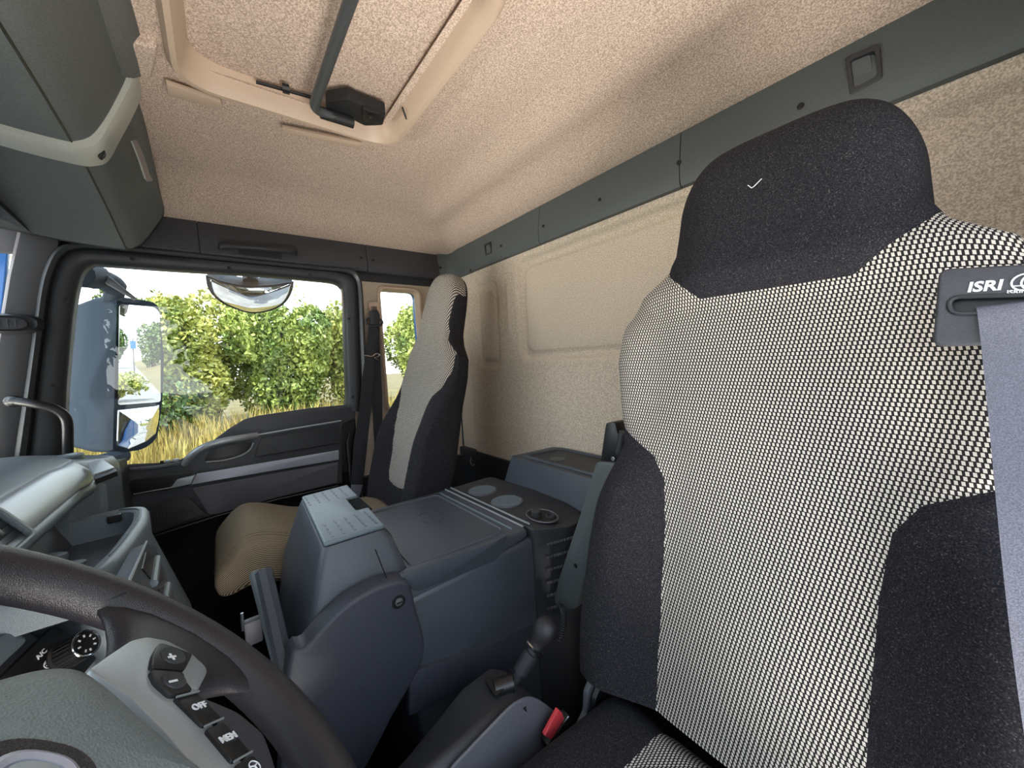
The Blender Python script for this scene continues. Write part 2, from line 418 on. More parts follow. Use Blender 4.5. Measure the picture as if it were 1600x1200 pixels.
# right side wall behind the door: B pillar and quarter window surround
qy0, qy1, qz0, qz1 = PX(598, 500, XR).y, -0.86, 0.93, PX(600, 452, XR).z
out_ = [V((XR, -0.485, 0.2)), V((XR, -0.485, 1.66)), V((XR, YB+0.01, 1.66)), V((XR, YB+0.01, 0.2))]
hole = rnd([V((XR, qy0, qz0)), V((XR, qy0, qz1)), V((XR, qy1, qz1)), V((XR, qy1, qz0))], 0.03)
wq = obj('wall_right', plate([out_, hole], (-1, 0, 0), -0.03), 'felt_wall'); wq['kind'] = 'structure'
ring = lambda e, x: rnd([V((x, qy0+e, qz0-e)), V((x, qy0+e, qz1+e)), V((x, qy1-e, qz1+e)), V((x, qy1-e, qz0-e))], 0.03+e, 6)
rv = grid([ring(0.018, XR-0.001), ring(0.012, XR-0.007), ring(0.004, XR-0.006), ring(-0.002, XR+0.01), ring(-0.004, XR+0.04)], closed_u=True)
obj('window_surround', rv, 'beige_plastic', wq, True)
obj('quarter_glass', plate([ring(-0.002, XR+0.035)], (-1, 0, 0), 0.004), 'glass', wq)
obj('outer_skin', plate([[V((XR+0.045, -0.50, -0.06)), V((XR+0.045, -0.50, 1.93)), V((XR+0.045, YB-0.05, 1.93)), V((XR+0.045, YB-0.05, -0.06))], ring(0.0, XR+0.045)], (1, 0, 0), 0.03), 'blue_paint', wq)
# lower part below the pillar felt, dark
obj('lower_lining', box((XR-0.02, YB+0.02, 0.0), (XR+0.01, -0.5, 0.62), 0.004), 'charcoal', wq)
slot = XS([(575, 472), (592, 472), (594, 500), (577, 500)], XR-0.001)
obj('door_jamb', box((XR+0.012, -0.50, 0.2), (XR+0.03, -0.33, 0.92), 0.003), 'black', wq)
obj('jamb_pipe', tube([V((XR-0.002, -0.452, 0.60)), V((XR-0.004, -0.452, 0.80)), V((XR+0.012, -0.470, 0.84))], 0.007, 8), 'charcoal', wq, True)
obj('belt_height_slider', plate([rnd(slot, 0.006), rnd([slot[0]*0.75+slot[2]*0.25, slot[1]*0.75+slot[3]*0.25, slot[2]*0.75+slot[0]*0.25, slot[3]*0.75+slot[1]*0.25], 0.004)], (-1, 0, 0), 0.006, 0.001), 'beige_plastic', wq, True)

# left wall: door opening stands open beside the camera
lw = obj('wall_left', plate([[V((-1.06, 0.75, 0)), V((-1.06, 0.75, 1.93)), V((-1.06, YB, 1.93)), V((-1.06, YB, 0))],
     rnd([V((-1.06, 0.45, 0.12)), V((-1.06, 0.38, 1.66)), V((-1.06, -0.60, 1.66)), V((-1.06, -0.55, 0.12))], 0.07)], (-1, 0, 0), 0.05), 'pillar_grey'); lw['kind'] = 'structure'
# front bulkhead and windscreen
wf = obj('wall_front', box((-1.06, 0.62, 0.0), (1.06, 0.66, 0.93)), 'charcoal'); wf['kind'] = 'structure'
obj('header', box((-1.06, 0.44, 1.64), (1.06, 0.50, 1.93)), 'charcoal', wf)
wg = [V((-0.97, 0.63, 0.92)), V((0.97, 0.63, 0.92)), V((0.97, 0.475, 1.645)), V((-0.97, 0.475, 1.645))]
wn = (wg[1]-wg[0]).cross(wg[3]-wg[0]).normalized()
w1 = obj('window_1', prism(wg, wn*0.005), 'glass'); w1['kind'] = 'structure'

# A pillars
def pillar(sign, name):
    p = thing(name, (sign*1.0, 0.5, 0.9), kind='structure')
    a = XS([(90, 385), (72, 450), (52, 540), (20, 735)], 1.0) ; b = XS([(34, 352), (16, 430), (-2, 540), (-45, 735)], 0.985)
    if sign < 0:
        a = [V((-q.x, q.y, q.z)) for q in a]; b = [V((-q.x, q.y, q.z)) for q in b]
    lo = V((0, 0, -0.12)); a = [a[0]+V((0, -0.01, 0.09))]+a+[a[-1]+lo]; b = [b[0]+V((0, -0.03, 0.09))]+b+[b[-1]+lo]
    k = V((sign*0.055, 0, 0)); g = V((sign*0.012, 0, 0)); rows = []
    for q, r in zip(a, b):
        rows.append([q+k, q+g*0.2, q*0.75+r*0.25-g*0.4, q*0.4+r*0.6-g*0.3, r+g*0.3, r+k*0.6+V((0, 0.015, 0))])
    obj('pillar_trim', loft(rows), 'pillar_grey', p, True, 50)
    return p, a, b
pr, pa, pb = pillar(1, 'trim_1')
pl, la_, lb_ = pillar(-1, 'trim_2')
# oval air nozzle in the pillar
c = PX(14, 505, 0.965); u = (pa[2]-pb[2]).normalized(); u = V((u.x*0, u.y, 0)).normalized(); n = V((-1, 0, 0)); 
def oval(c, a, b, e=0.0, sq=0.75):
    return [c + Y_*(-(a+e)*math.copysign(abs(math.cos(t))**sq, math.cos(t))) + Z_*((b+e)*math.copysign(abs(math.sin(t))**sq, math.sin(t))) for t in [2*math.pi*i/28 for i in range(28)]]
t_ = obj('speaker_surround', loft([oval(c+X_*0.03, 0.062, 0.03), oval(c+X_*0.012, 0.062, 0.03), oval(c, 0.054, 0.023), oval(c+X_*0.004, 0.046, 0.016)]), 'charcoal', pr, True)
c2 = PX(5, 505, 0.955)
obj('speaker_grille', loft([oval(c2+X_*0.02, 0.044, 0.017), oval(c2+X_*0.002, 0.044, 0.017), oval(c2, 0.04, 0.013)]), 'dark_grey', pr, True)
for i in range(4):
    d = c2 + Y_*(0.022-0.015*i)
    obj('grille_rib', tube([d+Z_*-0.012-X_*0.0005, d+Z_*0.012-X_*0.0005], 0.0011, 6), 'mid_grey', pr)
# blue outer corner of the cab seen beyond the windscreen edge
bl = obj('wind_deflector', prism(rnd(XS([(-16, 392), (13, 388), (9, 430), (1, 500), (-12, 590), (-40, 590)], 1.14), 0.01), (0.02, 0.0, 0.0), 0.004), 'blue_paint')
tag(bl, 'glossy blue corner deflector outside the windscreen edge', 'deflector')

# ================================================================== TRIM BANDS under the headliner
def band_profile(z0, z1, inward, px=0.0):
    return [(0.0, z0-0.004), (inward*0.8, z0), (inward, z0+0.012), (inward, z0+0.05), (inward*0.55, z1-0.02), (inward*0.3, z1), (0.0, z1+0.004)]
rt = thing('trim_3', (0, YB+0.03, 1.60), kind='structure')
cuts = [0.93, PY(848, 380, -1.055).x, PY(1070, 240, -1.055).x, -1.05]
cuts = [0.80, 0.28, -0.30, -1.05]
for i in range(3):
    xa, xb = cuts[i]-0.0012, cuts[i+1]+0.0012; rows = []
    for k in range(2):
        x = (xa, xb)[k]
        rows.append([V((x, YB+0.012+d, z)) for d, z in band_profile(1.602, 1.762, 0.028)])
    obj('trim_panel', loft(rows), 'green_grey', rt, True, 30)
def ry(px, py): return PY(px, py, YB+0.0405)
for px, py in ((1251, 166), (1061, 254), (937, 312), (849, 353), (783, 384)):
    c = PY(px, py, YB+0.04); y = YB+0.012+lerp(c.z, [(1.60, 0.0225), (1.614, 0.028), (1.652, 0.028), (1.742, 0.0155)])
    c = PY(px, py, y); screw(c+V((0, 0.0008, 0)), (0, 1, 0.1), 0.0068 if px > 1000 else 0.0060, rt)
# belt buckle openings in the rear band
def buckle(pxs, parent, d=0.004):
    o = [PY(a, b, YB+0.040) for a, b in pxs]; cc = sum(o, V())/4
    i1 = [cc+(q-cc)*0.72 for q in o]; i2 = [cc+(q-cc)*0.64 for q in o]
    f = lambda L, dy: [q+V((0, dy, 0)) for q in rnd(L, 0.006, 4)]
    e = obj('socket_frame', grid([f(o, -0.006), f(o, 0.001), f([cc+(q-cc)*0.93 for q in o], 0.002), f([cc+(q-cc)*0.80 for q in o], 0.0012), f(i1, 0.0016), f(i2, -0.010)], closed_u=True), 'charcoal', parent, True)
    obj('socket_plate', plate([f([cc+(q-cc)*0.60+V((0.004, 0, 0.003)) for q in o], -0.009)], (0, 1, 0), 0.006, 0.001), 'green_grey', parent)
    obj('socket_shadow_gap', plate([f(i1, -0.011)], (0, 1, 0), 0.002), 'black', parent)
buckle([(1320, 90), (1374, 67), (1380, 122), (1328, 150)], rt)
buckle([(756, 382), (766, 377), (769, 395), (759, 400)], rt)
# corner piece joining the two bands
corner = [(1.0, -0.98), (0.985, -1.02), (0.955, -1.048), (0.90, -1.052), (0.80, -1.052)]
cin = [(1.03, -0.98), (1.03, -1.09), (1.03, -1.09), (0.90, -1.085), (0.80, -1.085)]
rows = [[V((ix, iy, 1.596)), V((x, y, 1.60)), V((x*0.998, y, 1.65)), V((x*0.6+ix*0.4, y*0.6+iy*0.4, 1.752)), V((ix, iy, 1.762))] for (x, y), (ix, iy) in zip(corner, cin)]
obj('corner_piece', loft(rows), 'green_grey', rt, True, 50)
screw(PY(735, 422, -1.050), (0, 1, 0), 0.0055, rt)
# band over the passenger door
st = thing('trim_4', (1.0, -0.3, 1.60), kind='structure')
sc = [0.30, PX(310, 370, 0.99).y, PX(574, 400, 0.99).y, -0.98]
for i in range(3):
    ya, yb = sc[i]-0.0012, sc[i+1]+0.0012
    rows = [[V((1.03-d, y, z)) for d, z in band_profile(1.600, 1.738, 0.035)] for y in (ya, yb)]
    obj('trim_panel', loft(rows), 'dark_grey', st, True, 30)
for px, py in ((564, 403), (583, 407), (688, 418)):
    screw(PX(px, py, 0.995)+V((-0.002, 0, 0)), (-1, 0, 0), 0.0065, st)
obj('backing', box((1.032, -0.99, 1.56), (1.06, 0.62, 1.93)), 'charcoal', st)
# grab handle on that band
gh = thing('grab_handle', PX(400, 388, 0.99), 'dark grey moulded grab handle above the passenger window', 'handle')
hp = XS([(342, 381), (346, 378), (400, 382), (462, 389), (465, 394)], 0.965)
hb = XS([(342, 384), (463, 397)], 0.99)
def bar(ya, za, yb, zb):
    rows = []
    for t, dx, hgt in ((0, 0.0, 0.010), (0.02, -0.022, 0.0115), (0.10, -0.034, 0.011), (0.5, -0.038, 0.010), (0.9, -0.034, 0.011), (0.98, -0.022, 0.0115), (1, 0.0, 0.010)):
        y, z = ya+(yb-ya)*t, za+(zb-za)*t; x = 0.994+dx
        rows.append([V((x, y, z-hgt)), V((x-0.006, y, z-hgt*0.6)), V((x-0.007, y, z+hgt*0.4)), V((x-0.002, y, z+hgt)), V((x+0.010, y, z+hgt)), V((x+0.010, y, z-hgt))])
    return loft(rows)
a_, b_ = PX(341, 385, 0.985), PX(465, 395, 0.985)
obj('grip', bar(a_.y, a_.z, b_.y, b_.z), 'charcoal', gh, True, 50)
obj('recess', plate([rnd(XS([(372, 386), (440, 392), (440, 405), (372, 397)], 0.9935), 0.004)], (-1, 0, 0), 0.002), 'rubber', gh)
# ================================================================== PASSENGER DOOR
d1 = thing('door_1', (XR, -0.05, 0.2), kind='structure')
fo = [(15,760),(38,620),(50,540),(63,447),(76,408),(92,388),(120,381),(185,384),(270,393),(400,407),(500,417),(545,421),(560,430),(566,455),(569,517),(571,560),(572,600),(573,645)]
fi = [(100,738),(101,633),(106,560),(113,490),(120,448),(128,424),(142,413),(162,413),(270,421),(400,429),(490,437),(522,441),(534,448),(538,462),(540,540),(542,590),(543,618),(540,640)]
O3 = spline(XS(fo, 1.012), 4); I3 = spline(XS(fi, 1.012), 4)
prof = [(0.0, 0.03), (0.0, -0.006), (0.05, -0.024), (0.16, -0.028), (0.26, -0.016), (0.30, -0.004), (0.34, -0.010), (0.60, -0.012), (0.86, -0.004), (0.96, 0.004), (1.0, 0.022), (1.0, 0.05)]
rows = [[o*(1-k)+i*k+V((dx, 0, 0)) for o, i in zip(O3, I3)] for k, dx in prof]
obj('window_frame', grid(rows[4:]), 'charcoal', d1, True, 60)
obj('weather_seal', grid(rows[:5]), 'seal', d1, True, 60)
gn = V((-1.0, -0.055, -0.010)).normalized()                # the pane leans in a little towards the front
gp = [PP(a, b, V((1.052, 0, 1.1)), gn) for a, b in [(95,745),(96,633),(108,470),(122,412),(160,405),(400,420),(540,435),(550,540),(550,650),(400,660),(330,705),(250,740)]]
obj('window_glass', plate([gp], gn, 0.004), 'glass', d1)
for px, py in ((207,405),(358,419),(484,430),(104,469),(85,602),(545,498),(551,620)):
    screw(PX(px, py, 1.0)+V((-0.002, 0, 0)), (-1, 0, 0), 0.0065, d1)
PD = 0.985
pan = [(558,634),(540,633),(486,638),(405,650),(382,656),(356,672),(327,694),(300,711),(278,721),(250,725),(203,727),(150,734),(90,742),(60,900),(150,866),(240,838),(340,806),(430,781),(527,759),(537,757),(537,664),(557,655)]
obj('door_panel', plate([rnd(XS(pan, PD), 0.008, 3)], (-1, 0, 0), -0.05, 0.006), 'dark_grey', d1, True, 40)
obj('lower_lining', plate([XS([(60,880),(240,815),(340,785),(430,762),(527,742),(562,732),(562,1000),(60,1300)], PD+0.02)], (-1, 0, 0), -0.03, 0.004), 'carpet', d1)
obj('edge_bead', tube(XS([(230,841),(340,806),(430,781),(528,759)], PD-0.002), 0.004, 8), 'black', d1, True)
def dplate(name, px, m, x, th=0.004, bev=0.0015, r=0.004, parent=None, smooth=True):
    return obj(name, plate([rnd(XS(px, x), r, 4)], (-1, 0, 0), th, bev), m, parent or d1, smooth, 40)
dplate('upper_inlay', [(408,685),(530,665),(532,692),(398,714)], 'charcoal', PD, 0.003)
obj('bright_line', tube(XS([(404,680),(460,670),(533,658)], PD-0.003), 0.007, 8, flat=0.6), 'silver', d1, True)
dplate('silver_strip', [(307,740),(529,703),(529,718),(298,757)], 'silver_strip', PD, 0.006, 0.002)
dplate('map_pocket_front', [(300,762),(528,722),(527,754),(430,778),(340,803),(326,803)], 'mid_grey', PD, 0.004)
dplate('speaker_grille', [(214,793),(238,787),(290,777),(299,781),(322,803),(243,833),(234,832)], 'charcoal', PD, 0.003)
cg = PX(262, 806, PD-0.003)
vsf = []
for i in range(-9, 10):
    for j in range(-5, 6):
        p = cg + Y_*(-0.0085*i) + Z_*(0.0085*j+0.001*i)
        if (i/9)**2+(j/5)**2 < 1: vsf.append(lathe(p, (-1, 0, 0), [(0.0022, 0), (0.0012, 0.0014)], 6))
obj('grille_dots', merge(*vsf), 'dark_grey', d1)['kind'] = 'stuff'
dplate('latch_recess', [(201,758),(206,750),(268,738),(300,737),(296,757),(216,772),(208,771)], 'black', PD, 0.0015, 0.0005)
lh = dplate('latch_handle', [(277,748),(306,741),(299,756),(266,763)], 'silver', PD-0.004, 0.010, 0.003)
obj('latch_edge', tube(XS([(209,772),(255,764),(297,757)], PD-0.004), 0.0022, 8), 'chrome', d1, True)
hpx = [(288,726),(300,711),(322,697),(350,689),(378,684),(402,680)]
obj('pull_handle', tube(spline([PX(a, b, x) for (a, b), x in zip(hpx, (PD-0.002, PD-0.022, PD-0.034, PD-0.036, PD-0.030, PD-0.006))], 5), 0.0125, 12, up=(1, 0, 0), flat=0.8), 'silver', d1, True)
dplate('handle_cup', [(318,720),(330,704),(352,697),(396,690),(388,703),(370,712),(335,720)], 'black', PD, 0.002, 0.0005, 0.012)
obj('cup_rim', tube(spline(XS([(322,722),(350,719),(376,712),(390,703),(396,692)], PD-0.003), 5), 0.003, 8), 'silver', d1, True)
dplate('switch_ledge', [(203,731),(240,728),(284,721),(280,726),(240,733),(204,735)], 'mid_grey', PD-0.002, 0.008, 0.002, 0.002)
for k, (a, b) in enumerate(((262, 721), (275, 719))):
    obj('window_switch', obox(PX(a, b, PD-0.006), Y_, Z_, X_, 0.017, 0.011, 0.014, 0.003), 'silver', d1, True)
obj('switch_gap', obox(PX(253, 722, PD-0.006), Y_, Z_, X_, 0.010, 0.010, 0.006, 0.001), 'black', d1)
obj('door_skin', plate([[V((1.065, 0.62, -0.05)), V((1.065, -0.495, -0.05)), V((1.065, -0.495, 0.93)), V((1.065, -0.15, 0.90)), V((1.065, 0.05, 0.80)), V((1.065, 0.62, 0.80))]], (1, 0, 0), 0.02), 'blue_paint', d1)

# ================================================================== SEATS
def seat_back(parent, cx, A, B, S, wtab, ttab, bol, regions, UVM, res=(150, 150), top_r=0.10, groove=0.004, lean=None):
    """closed upholstered shell; regions(x, s, front) -> signed field, positive = cloth centre"""
    A, B = V(A), V(B); t = (B-A); t.x = 0; t.normalize(); n = X_.cross(t); n = -n if n.y < 0 else n   # n towards the front
    nu, ns = res; vs, at, fl = [], [], []
    for j in range(ns+1):
        s = S*j/ns
        k = 1.0
        if s > S-top_r: q = (s-(S-top_r))/top_r; k = max(1-q**2.6, 0.0)**(1/2.6)
        wd = lerp(s, wtab); th = lerp(s, ttab)*(0.25+0.75*k if k > 0 else 0.02); wk = wd*(0.35+0.65*k)
        if s >= S-1e-6: wk, th = wd*0.30, 0.01
        for i in range(nu):
            ph = 2*math.pi*(i/nu)
            cxp, sy = math.cos(ph), math.sin(ph)
            X = wk*math.copysign(abs(cxp)**0.55, cxp); D = th*math.copysign(abs(sy)**0.55, sy)
            front = D > -0.35*th
            if sy > 0: D += bol(X, s)*min(1, sy*3)
            g = regions(X, s) if front else -0.05
            g = min(g, (D+0.35*th)) if sy <= 0 else g
            if sy > -0.2: D -= groove*math.exp(-(g/0.006)**2)
            P = A + V((cx+X-A.x, 0, 0)) + t*s + n*(D-lerp(s, ttab))
            if lean: P += n*lean(s)
            vs.append(P); at.append((X+0.0, s, D, s+0.7*max(0.0, lerp(s, ttab)*(1.0 if s > 0.7*S else 0.0)-D))); fl.append(g)
    fs = []
    for j in range(ns):
        for i in range(nu):
            a, b, c, d = j*nu+i, j*nu+(i+1) % nu, (j+1)*nu+(i+1) % nu, (j+1)*nu+i
            fs.append((a, b, c)); fs.append((a, c, d))
    fs.append(tuple(range(nu))[::-1]); 
    fs += [(ns*nu, ns*nu+i, ns*nu+i+1) for i in range(1, nu-1)]
    fs = [f for f in fs if len(f) == 3]
    return clip(vs, fs, fl, at)
def emit(name, res, m, parent, smooth=True):
    vs, fs, at = res
    if not fs: return None
    return obj(name, (vs, fs), m, parent, smooth, 60, uvs=[(a[0], a[3] if a[3] else a[1]) for a in at])
# --- driver's seat
DX = -0.638
ds = thing('truck_seat', (DX, -0.35, 0.30), 'large checked driver seat with black velour headrest and bolsters, close in front', 'seat', 'cab seats')
dA, dB = (0, -0.52, 0.56), (0, -0.68, 1.45)
dw = [(-0.1, 0.27), (0.0, 0.285), (0.08, 0.305), (0.22, 0.285), (0.42, 0.238), (0.50, 0.252), (0.58, 0.264), (0.655, 0.256), (0.706, 0.222), (0.737, 0.176), (0.768, 0.157), (0.84, 0.150), (0.93, 0.132)]
dt = [(0, 0.075), (0.5, 0.07), (0.70, 0.06), (0.80, 0.065), (0.93, 0.055)]
half = [(0.0, 0.681), (0.095, 0.681), (0.150, 0.728), (0.175, 0.760), (0.40, 0.765), (0.40, 0.485), (0.245, 0.460), (0.160, 0.412), (0.138, 0.375), (0.130, 0.30), (0.126, 0.15), (0.125, -0.2)]
dpoly = half + [(-x, s) for x, s in half[::-1][:-1]]
def dbol(X, s):
    b = 0.060*sm((abs(X)-0.11)/0.12)*sm((0.50-s)/0.20)*(1-0.5*sm((abs(X)-0.25)/0.05))
    b += 0.022*sm((abs(X)-0.16)/0.10)*sm((s-0.40)/0.1)*sm((0.70-s)/0.08)
    b += 0.018*math.exp(-((s-0.16)/0.14)**2)*(1-sm(abs(X)/0.2))
    b += 0.030*sm((s-0.66)/0.06)*(1-0.6*sm((abs(X)-0.08)/0.1))
    return b
cloth, rest = seat_back(ds, DX, dA, dB, 0.925, dw, dt, dbol, lambda X, s: sdpoly(X, s, dpoly), 'check', (190, 190), 0.09)
emit('backrest_centre', cloth, 'check', ds)
hd, low_ = clip(rest[0], rest[1], [a[1]-0.66 for a in rest[2]], rest[2])
emit('headrest', hd, 'velour', ds)
lf, rg = clip(low_[0], low_[1], [a[0] for a in low_[2]], low_[2])
emit('side_bolster', lf, 'velour', ds); emit('side_bolster', rg, 'velour', ds)
# lint thread caught on the headrest
lt = PP(1178, 288, V(dA)+V((0, 0.035, 0)), V((0, -0.984, -0.177)))
obj('lint_thread', tube([lt+V((0.008, 0.0, 0.002)), lt+V((0.003, 0.0, -0.004)), lt+V((0, 0, -0.003)), lt+V((-0.010, 0, 0.004))], 0.0005, 5), 'white_ink', ds)
# cushion
def cushion(parent, cx, w0, ytab, h, m, name, y0, y1, polyw=0.125, bolm='velour', ns=90, nu=110, bump=0.028):
    vs, at, fl, fs = [], [], [], []
    for j in range(ns+1):
        f = j/ns; y = y0+(y1-y0)*f; k = 1.0
        q = max(0, (f-0.78)/0.22); k = max(1-q**2.4, 0.0)**(1/2.4)
        q2 = max(0, (0.10-f)/0.10); k = k*(1-0.5*q2*q2)
        for i in range(nu):
            ph = 2*math.pi*i/nu; c_, s_ = math.cos(ph), math.sin(ph)
            X = w0*(0.86+0.14*k)*math.copysign(abs(c_)**0.5, c_); Dz = h*(0.12+0.88*k)*math.copysign(abs(s_)**0.6, s_)
            b = bump*sm((abs(X)-polyw)/0.09)*(1 if s_ > 0 else 0)*min(1, abs(s_)*2)*(1-0.6*f)
            g = min(polyw-abs(X), 0.5) if s_ > -0.3 else -0.02
            z = interp(f, ytab)-h+Dz+b - (0.004*math.exp(-(g/0.006)**2) if s_ > 0 else 0)
            vs.append(V((cx+X, y, z))); at.append((X+math.copysign(max(0.0, h*0.75-Dz), X), y+(0.7*Dz if f > 0.8 else 0), Dz, 0)); fl.append(g)
    for j in range(ns):
        for i in range(nu):
            a, b, c, d = j*nu+i, j*nu+(i+1) % nu, (j+1)*nu+(i+1) % nu, (j+1)*nu+i
            fs += [(a, c, b), (a, d, c)]
    fs += [(0, i, i+1) for i in range(1, nu-1)] + [(ns*nu, ns*nu+i+1, ns*nu+i) for i in range(1, nu-1)]
    return clip(vs, fs, fl, at)
c1, c2_ = cushion(ds, DX, 0.240, [(0, 0.520), (0.5, 0.545), (1, 0.59)], 0.07, 'check', 'c', -0.56, 0.0, bump=0.016)
emit('cushion_centre', c1, 'check', ds)
a1, a2 = clip(c2_[0], c2_[1], [a[0] for a in c2_[2]], c2_[2])
emit('cushion_bolster', a1, 'velour', ds); emit('cushion_bolster', a2, 'velour', ds)
obj('seat_base', box((DX-0.22, -0.52, 0.0), (DX+0.2, -0.05, 0.40), 0.03), 'black', ds)
# belt guide plate on the outer shoulder
sn = V((0, 0.984, 0.177)); st_ = V((0, -0.177, 0.984)); sp0 = V(dA)+sn*0.030
def SP(px, py, h=0.0): return PP(px, py, sp0+sn*h, -sn)
go = [SP(1476, 423), SP(1600, 417), SP(1700, 412), SP(1700, 520), SP(1600, 535), SP(1532, 542), SP(1461, 543), SP(1457, 536)]
go = [SP(1468, 424), SP(1730, 410), SP(1730, 535), SP(1458, 543)]
gh_ = [SP(1484, 468), SP(1700, 462), SP(1700, 494), SP(1484, 493)]
bg_ = tag(obj('belt_guide', plate([rnd(go, 0.009, 5), rnd(gh_, 0.009, 5)], sn, 0.010, 0.003, 3), 'dark_grey', None, True, 40), None)
ds_children = bg_
bg_.parent = ds; bg_.location = OFF[bg_.name]-OFF[ds.name]
rim = rnd(gh_, 0.009, 5)
rc = obj('slot_rim', tube([p+sn*0.010 for p in rim], 0.0022, 8, closed=True), 'charcoal', None, True); rc.parent = bg_; rc.location = OFF[rc.name]-OFF[bg_.name]
bk = obj('slot_back', plate([[SP(1474, 462), SP(1720, 455), SP(1720, 502), SP(1474, 500)]], sn, 0.0015), 'black', None); bk.parent = bg_; bk.location = OFF[bk.name]-OFF[bg_.name]
lu = (SP(1560, 444, 0.0105)-SP(1512, 448, 0.0105)).normalized()
def lettering(s, px, py, size, shear, name='lettering'):
    t = text(s, SP(px, py, 0.0106), lu, sn, size, ds, 'white_ink', name, 0.0003, shear, 0.03); t.parent = bg_; t.location = V((0, 0, 0)) + OFF[ds.name]-OFF[bg_.name]; return t
lettering('ISRI', 1538, 447.8, 0.0138, 0.10)
lettering('ISRINGHAUSEN', 1624, 453.5, 0.0052, 0.0)
tb = tube([SP(1581, 447.0, 0.0106), SP(1680, 443, 0.0106)], 0.0005, 5)
rr = []
for k, (px, py) in enumerate(((1602, 440.5), (1618, 440), (1634, 439.5))):
    c = SP(px, py, 0.0108); rr.append(tube([c + (lu*math.cos(a)+sn.cross(lu)*math.sin(a))*0.0078 for a in [2*math.pi*i/20 for i in range(20)]], 0.0008, 5, closed=True))
e = obj('ring_emblem', merge(tb, *rr), 'white_ink', None); e.parent = bg_; e.location = OFF[e.name]-OFF[bg_.name]
# driver's belt strap out of the guide and down over the bolster
def ribbon(L, R, th, n):
    n = V(n); rows = [[l-n*th*0.5, l*0.5+r*0.5-n*th*0.5, r-n*th*0.5, r+n*th*0.5, l*0.5+r*0.5+n*th*0.5, l+n*th*0.5] for l, r in zip(L, R)]
    return loft(rows)
Lp = [(1524, 478, -0.002), (1527, 490, 0.012), (1533, 540, 0.018), (1545, 660, 0.045), (1556, 780, 0.075), (1568, 900, 0.085), (1582, 1020, 0.085), (1596, 1120, 0.08), (1612, 1220, 0.07)]
L3 = spline([SP(a, b, h) for a, b, h in Lp], 4); R3 = [p+V((-0.050, 0, 0.004)) for p in L3]
sb = obj('seat_belt', ribbon(L3, R3, 0.0016, sn), 'webbing', None, True, 60)
tag(sb, 'grey seat belt strap hanging from the white-lettered guide on the checked seat', 'seat belt', None)
# folded armrest on the inner side
ar = [(972, 712), (1005, 718), (985, 800), (950, 900), (925, 942), (905, 945), (885, 932), (886, 905), (921, 820), (952, 716)]
ar = [(953, 714), (987, 716), (975, 760), (948, 850), (925, 925), (917, 940), (890, 936), (885, 925), (892, 895), (925, 800)]
az = -0.70
arm = obj('armrest', prism(rnd(YS(ar, az), 0.012, 4), (0, 0.05, 0), 0.006, 3), 'green_grey', None, True, 40)
arm.parent = ds; arm.location = OFF[arm.name]-OFF[ds.name]
screw(PY(899, 884, az+0.051), (0, 1, 0), 0.0055, ds)
for px in (958, 975): 
    o_ = screw(PY(px, 717, az+0.05), (0, 1, 0), 0.0048, ds, 'steel', 'hinge_bolt')
obj('armrest_hinge', prism(rnd(YS([(957, 716), (966, 656), (980, 655), (990, 690), (985, 716)], az), 0.006, 3), (0, 0.045, 0), 0.004), 'black', ds, True, 40)
obj('hinge_pin', tube([PY(968, 708, az+0.06), PY(974, 675, az+0.06)], 0.009, 12), 'charcoal', ds, True)
# recliner lever and side plate
lev = [(951, 1036), (932, 1052), (918, 1085), (917, 1115), (905, 1140), (918, 1145), (930, 1122), (932, 1090), (945, 1066)]
obj('recliner_lever', prism(rnd(XS(lev, -0.385), 0.006, 3), (0.012, 0, 0), 0.003), 'mid_grey', ds, True, 40)
obj('recliner_plate', prism(rnd(XS([(953, 1040), (985, 1090), (1010, 1130), (925, 1150), (930, 1095)], -0.40), 0.006, 3), (0.01, 0, 0), 0.002), 'black', ds)
obj('recliner_spring', tube(spline(XS([(950, 1062), (935, 1085), (938, 1110), (925, 1135)], -0.388), 4), 0.005, 8), 'steel', ds, True)

# --- passenger seat
PXC = 0.60
ps = thing('truck_seat', (PXC, -0.3, 0.35), 'slim passenger seat with pale cloth centre and black sides beside the door', 'seat', 'cab seats')
pA, pB = (0, -0.485, 0.58), (0, -0.775, 1.53)
pw = [(0, 0.20), (0.06, 0.225), (0.22, 0.245), (0.45, 0.222), (0.56, 0.228), (0.63, 0.215), (0.685, 0.165), (0.73, 0.142), (0.85, 0.132), (0.99, 0.105)]
pt = [(0, 0.075), (0.5, 0.065), (0.75, 0.055), (0.99, 0.05)]
ph_ = [(0.0, 1.2), (0.115, 1.2), (0.128, 0.76), (0.15, 0.69), (0.20, 0.64), (0.208, 0.56), (0.19, 0.50), (0.150, 0.465), (0.130, 0.42), (0.115, 0.30), (0.095, 0.14), (0.085, 0.105), (0.0, 0.092)]
ppoly = ph_ + [(-x, s) for x, s in ph_[::-1][1:-1]]
def pbol(X, s):
    return 0.055*sm((abs(X)-0.09)/0.10)*sm((0.52-s)/0.25)+0.02*sm((s-0.70)/0.06)*(1-sm(abs(X)/0.13)) - 0.02*sm((abs(X)-0.15)/0.08)*sm((s-0.5)/0.1)
cloth, rest = seat_back(ps, PXC, pA, pB, 0.985, pw, pt, pbol, lambda X, s: sdpoly(X, s, ppoly), 'check', (130, 150), 0.11)
emit('backrest_centre', cloth, 'check', ps)
lf, rg = clip(rest[0], rest[1], [a[0] for a in rest[2]], rest[2])
emit('side_bolster', lf, 'velour', ps); emit('side_bolster', rg, 'velour', ps)
c1, c2_ = cushion(ps, PXC+0.035, 0.215, [(0, 0.60), (0.5, 0.63), (0.85, 0.695), (1, 0.66)], 0.085, 'rib', 'c', -0.52, 0.055, polyw=0.17)
emit('cushion_centre', c1, 'rib', ps)
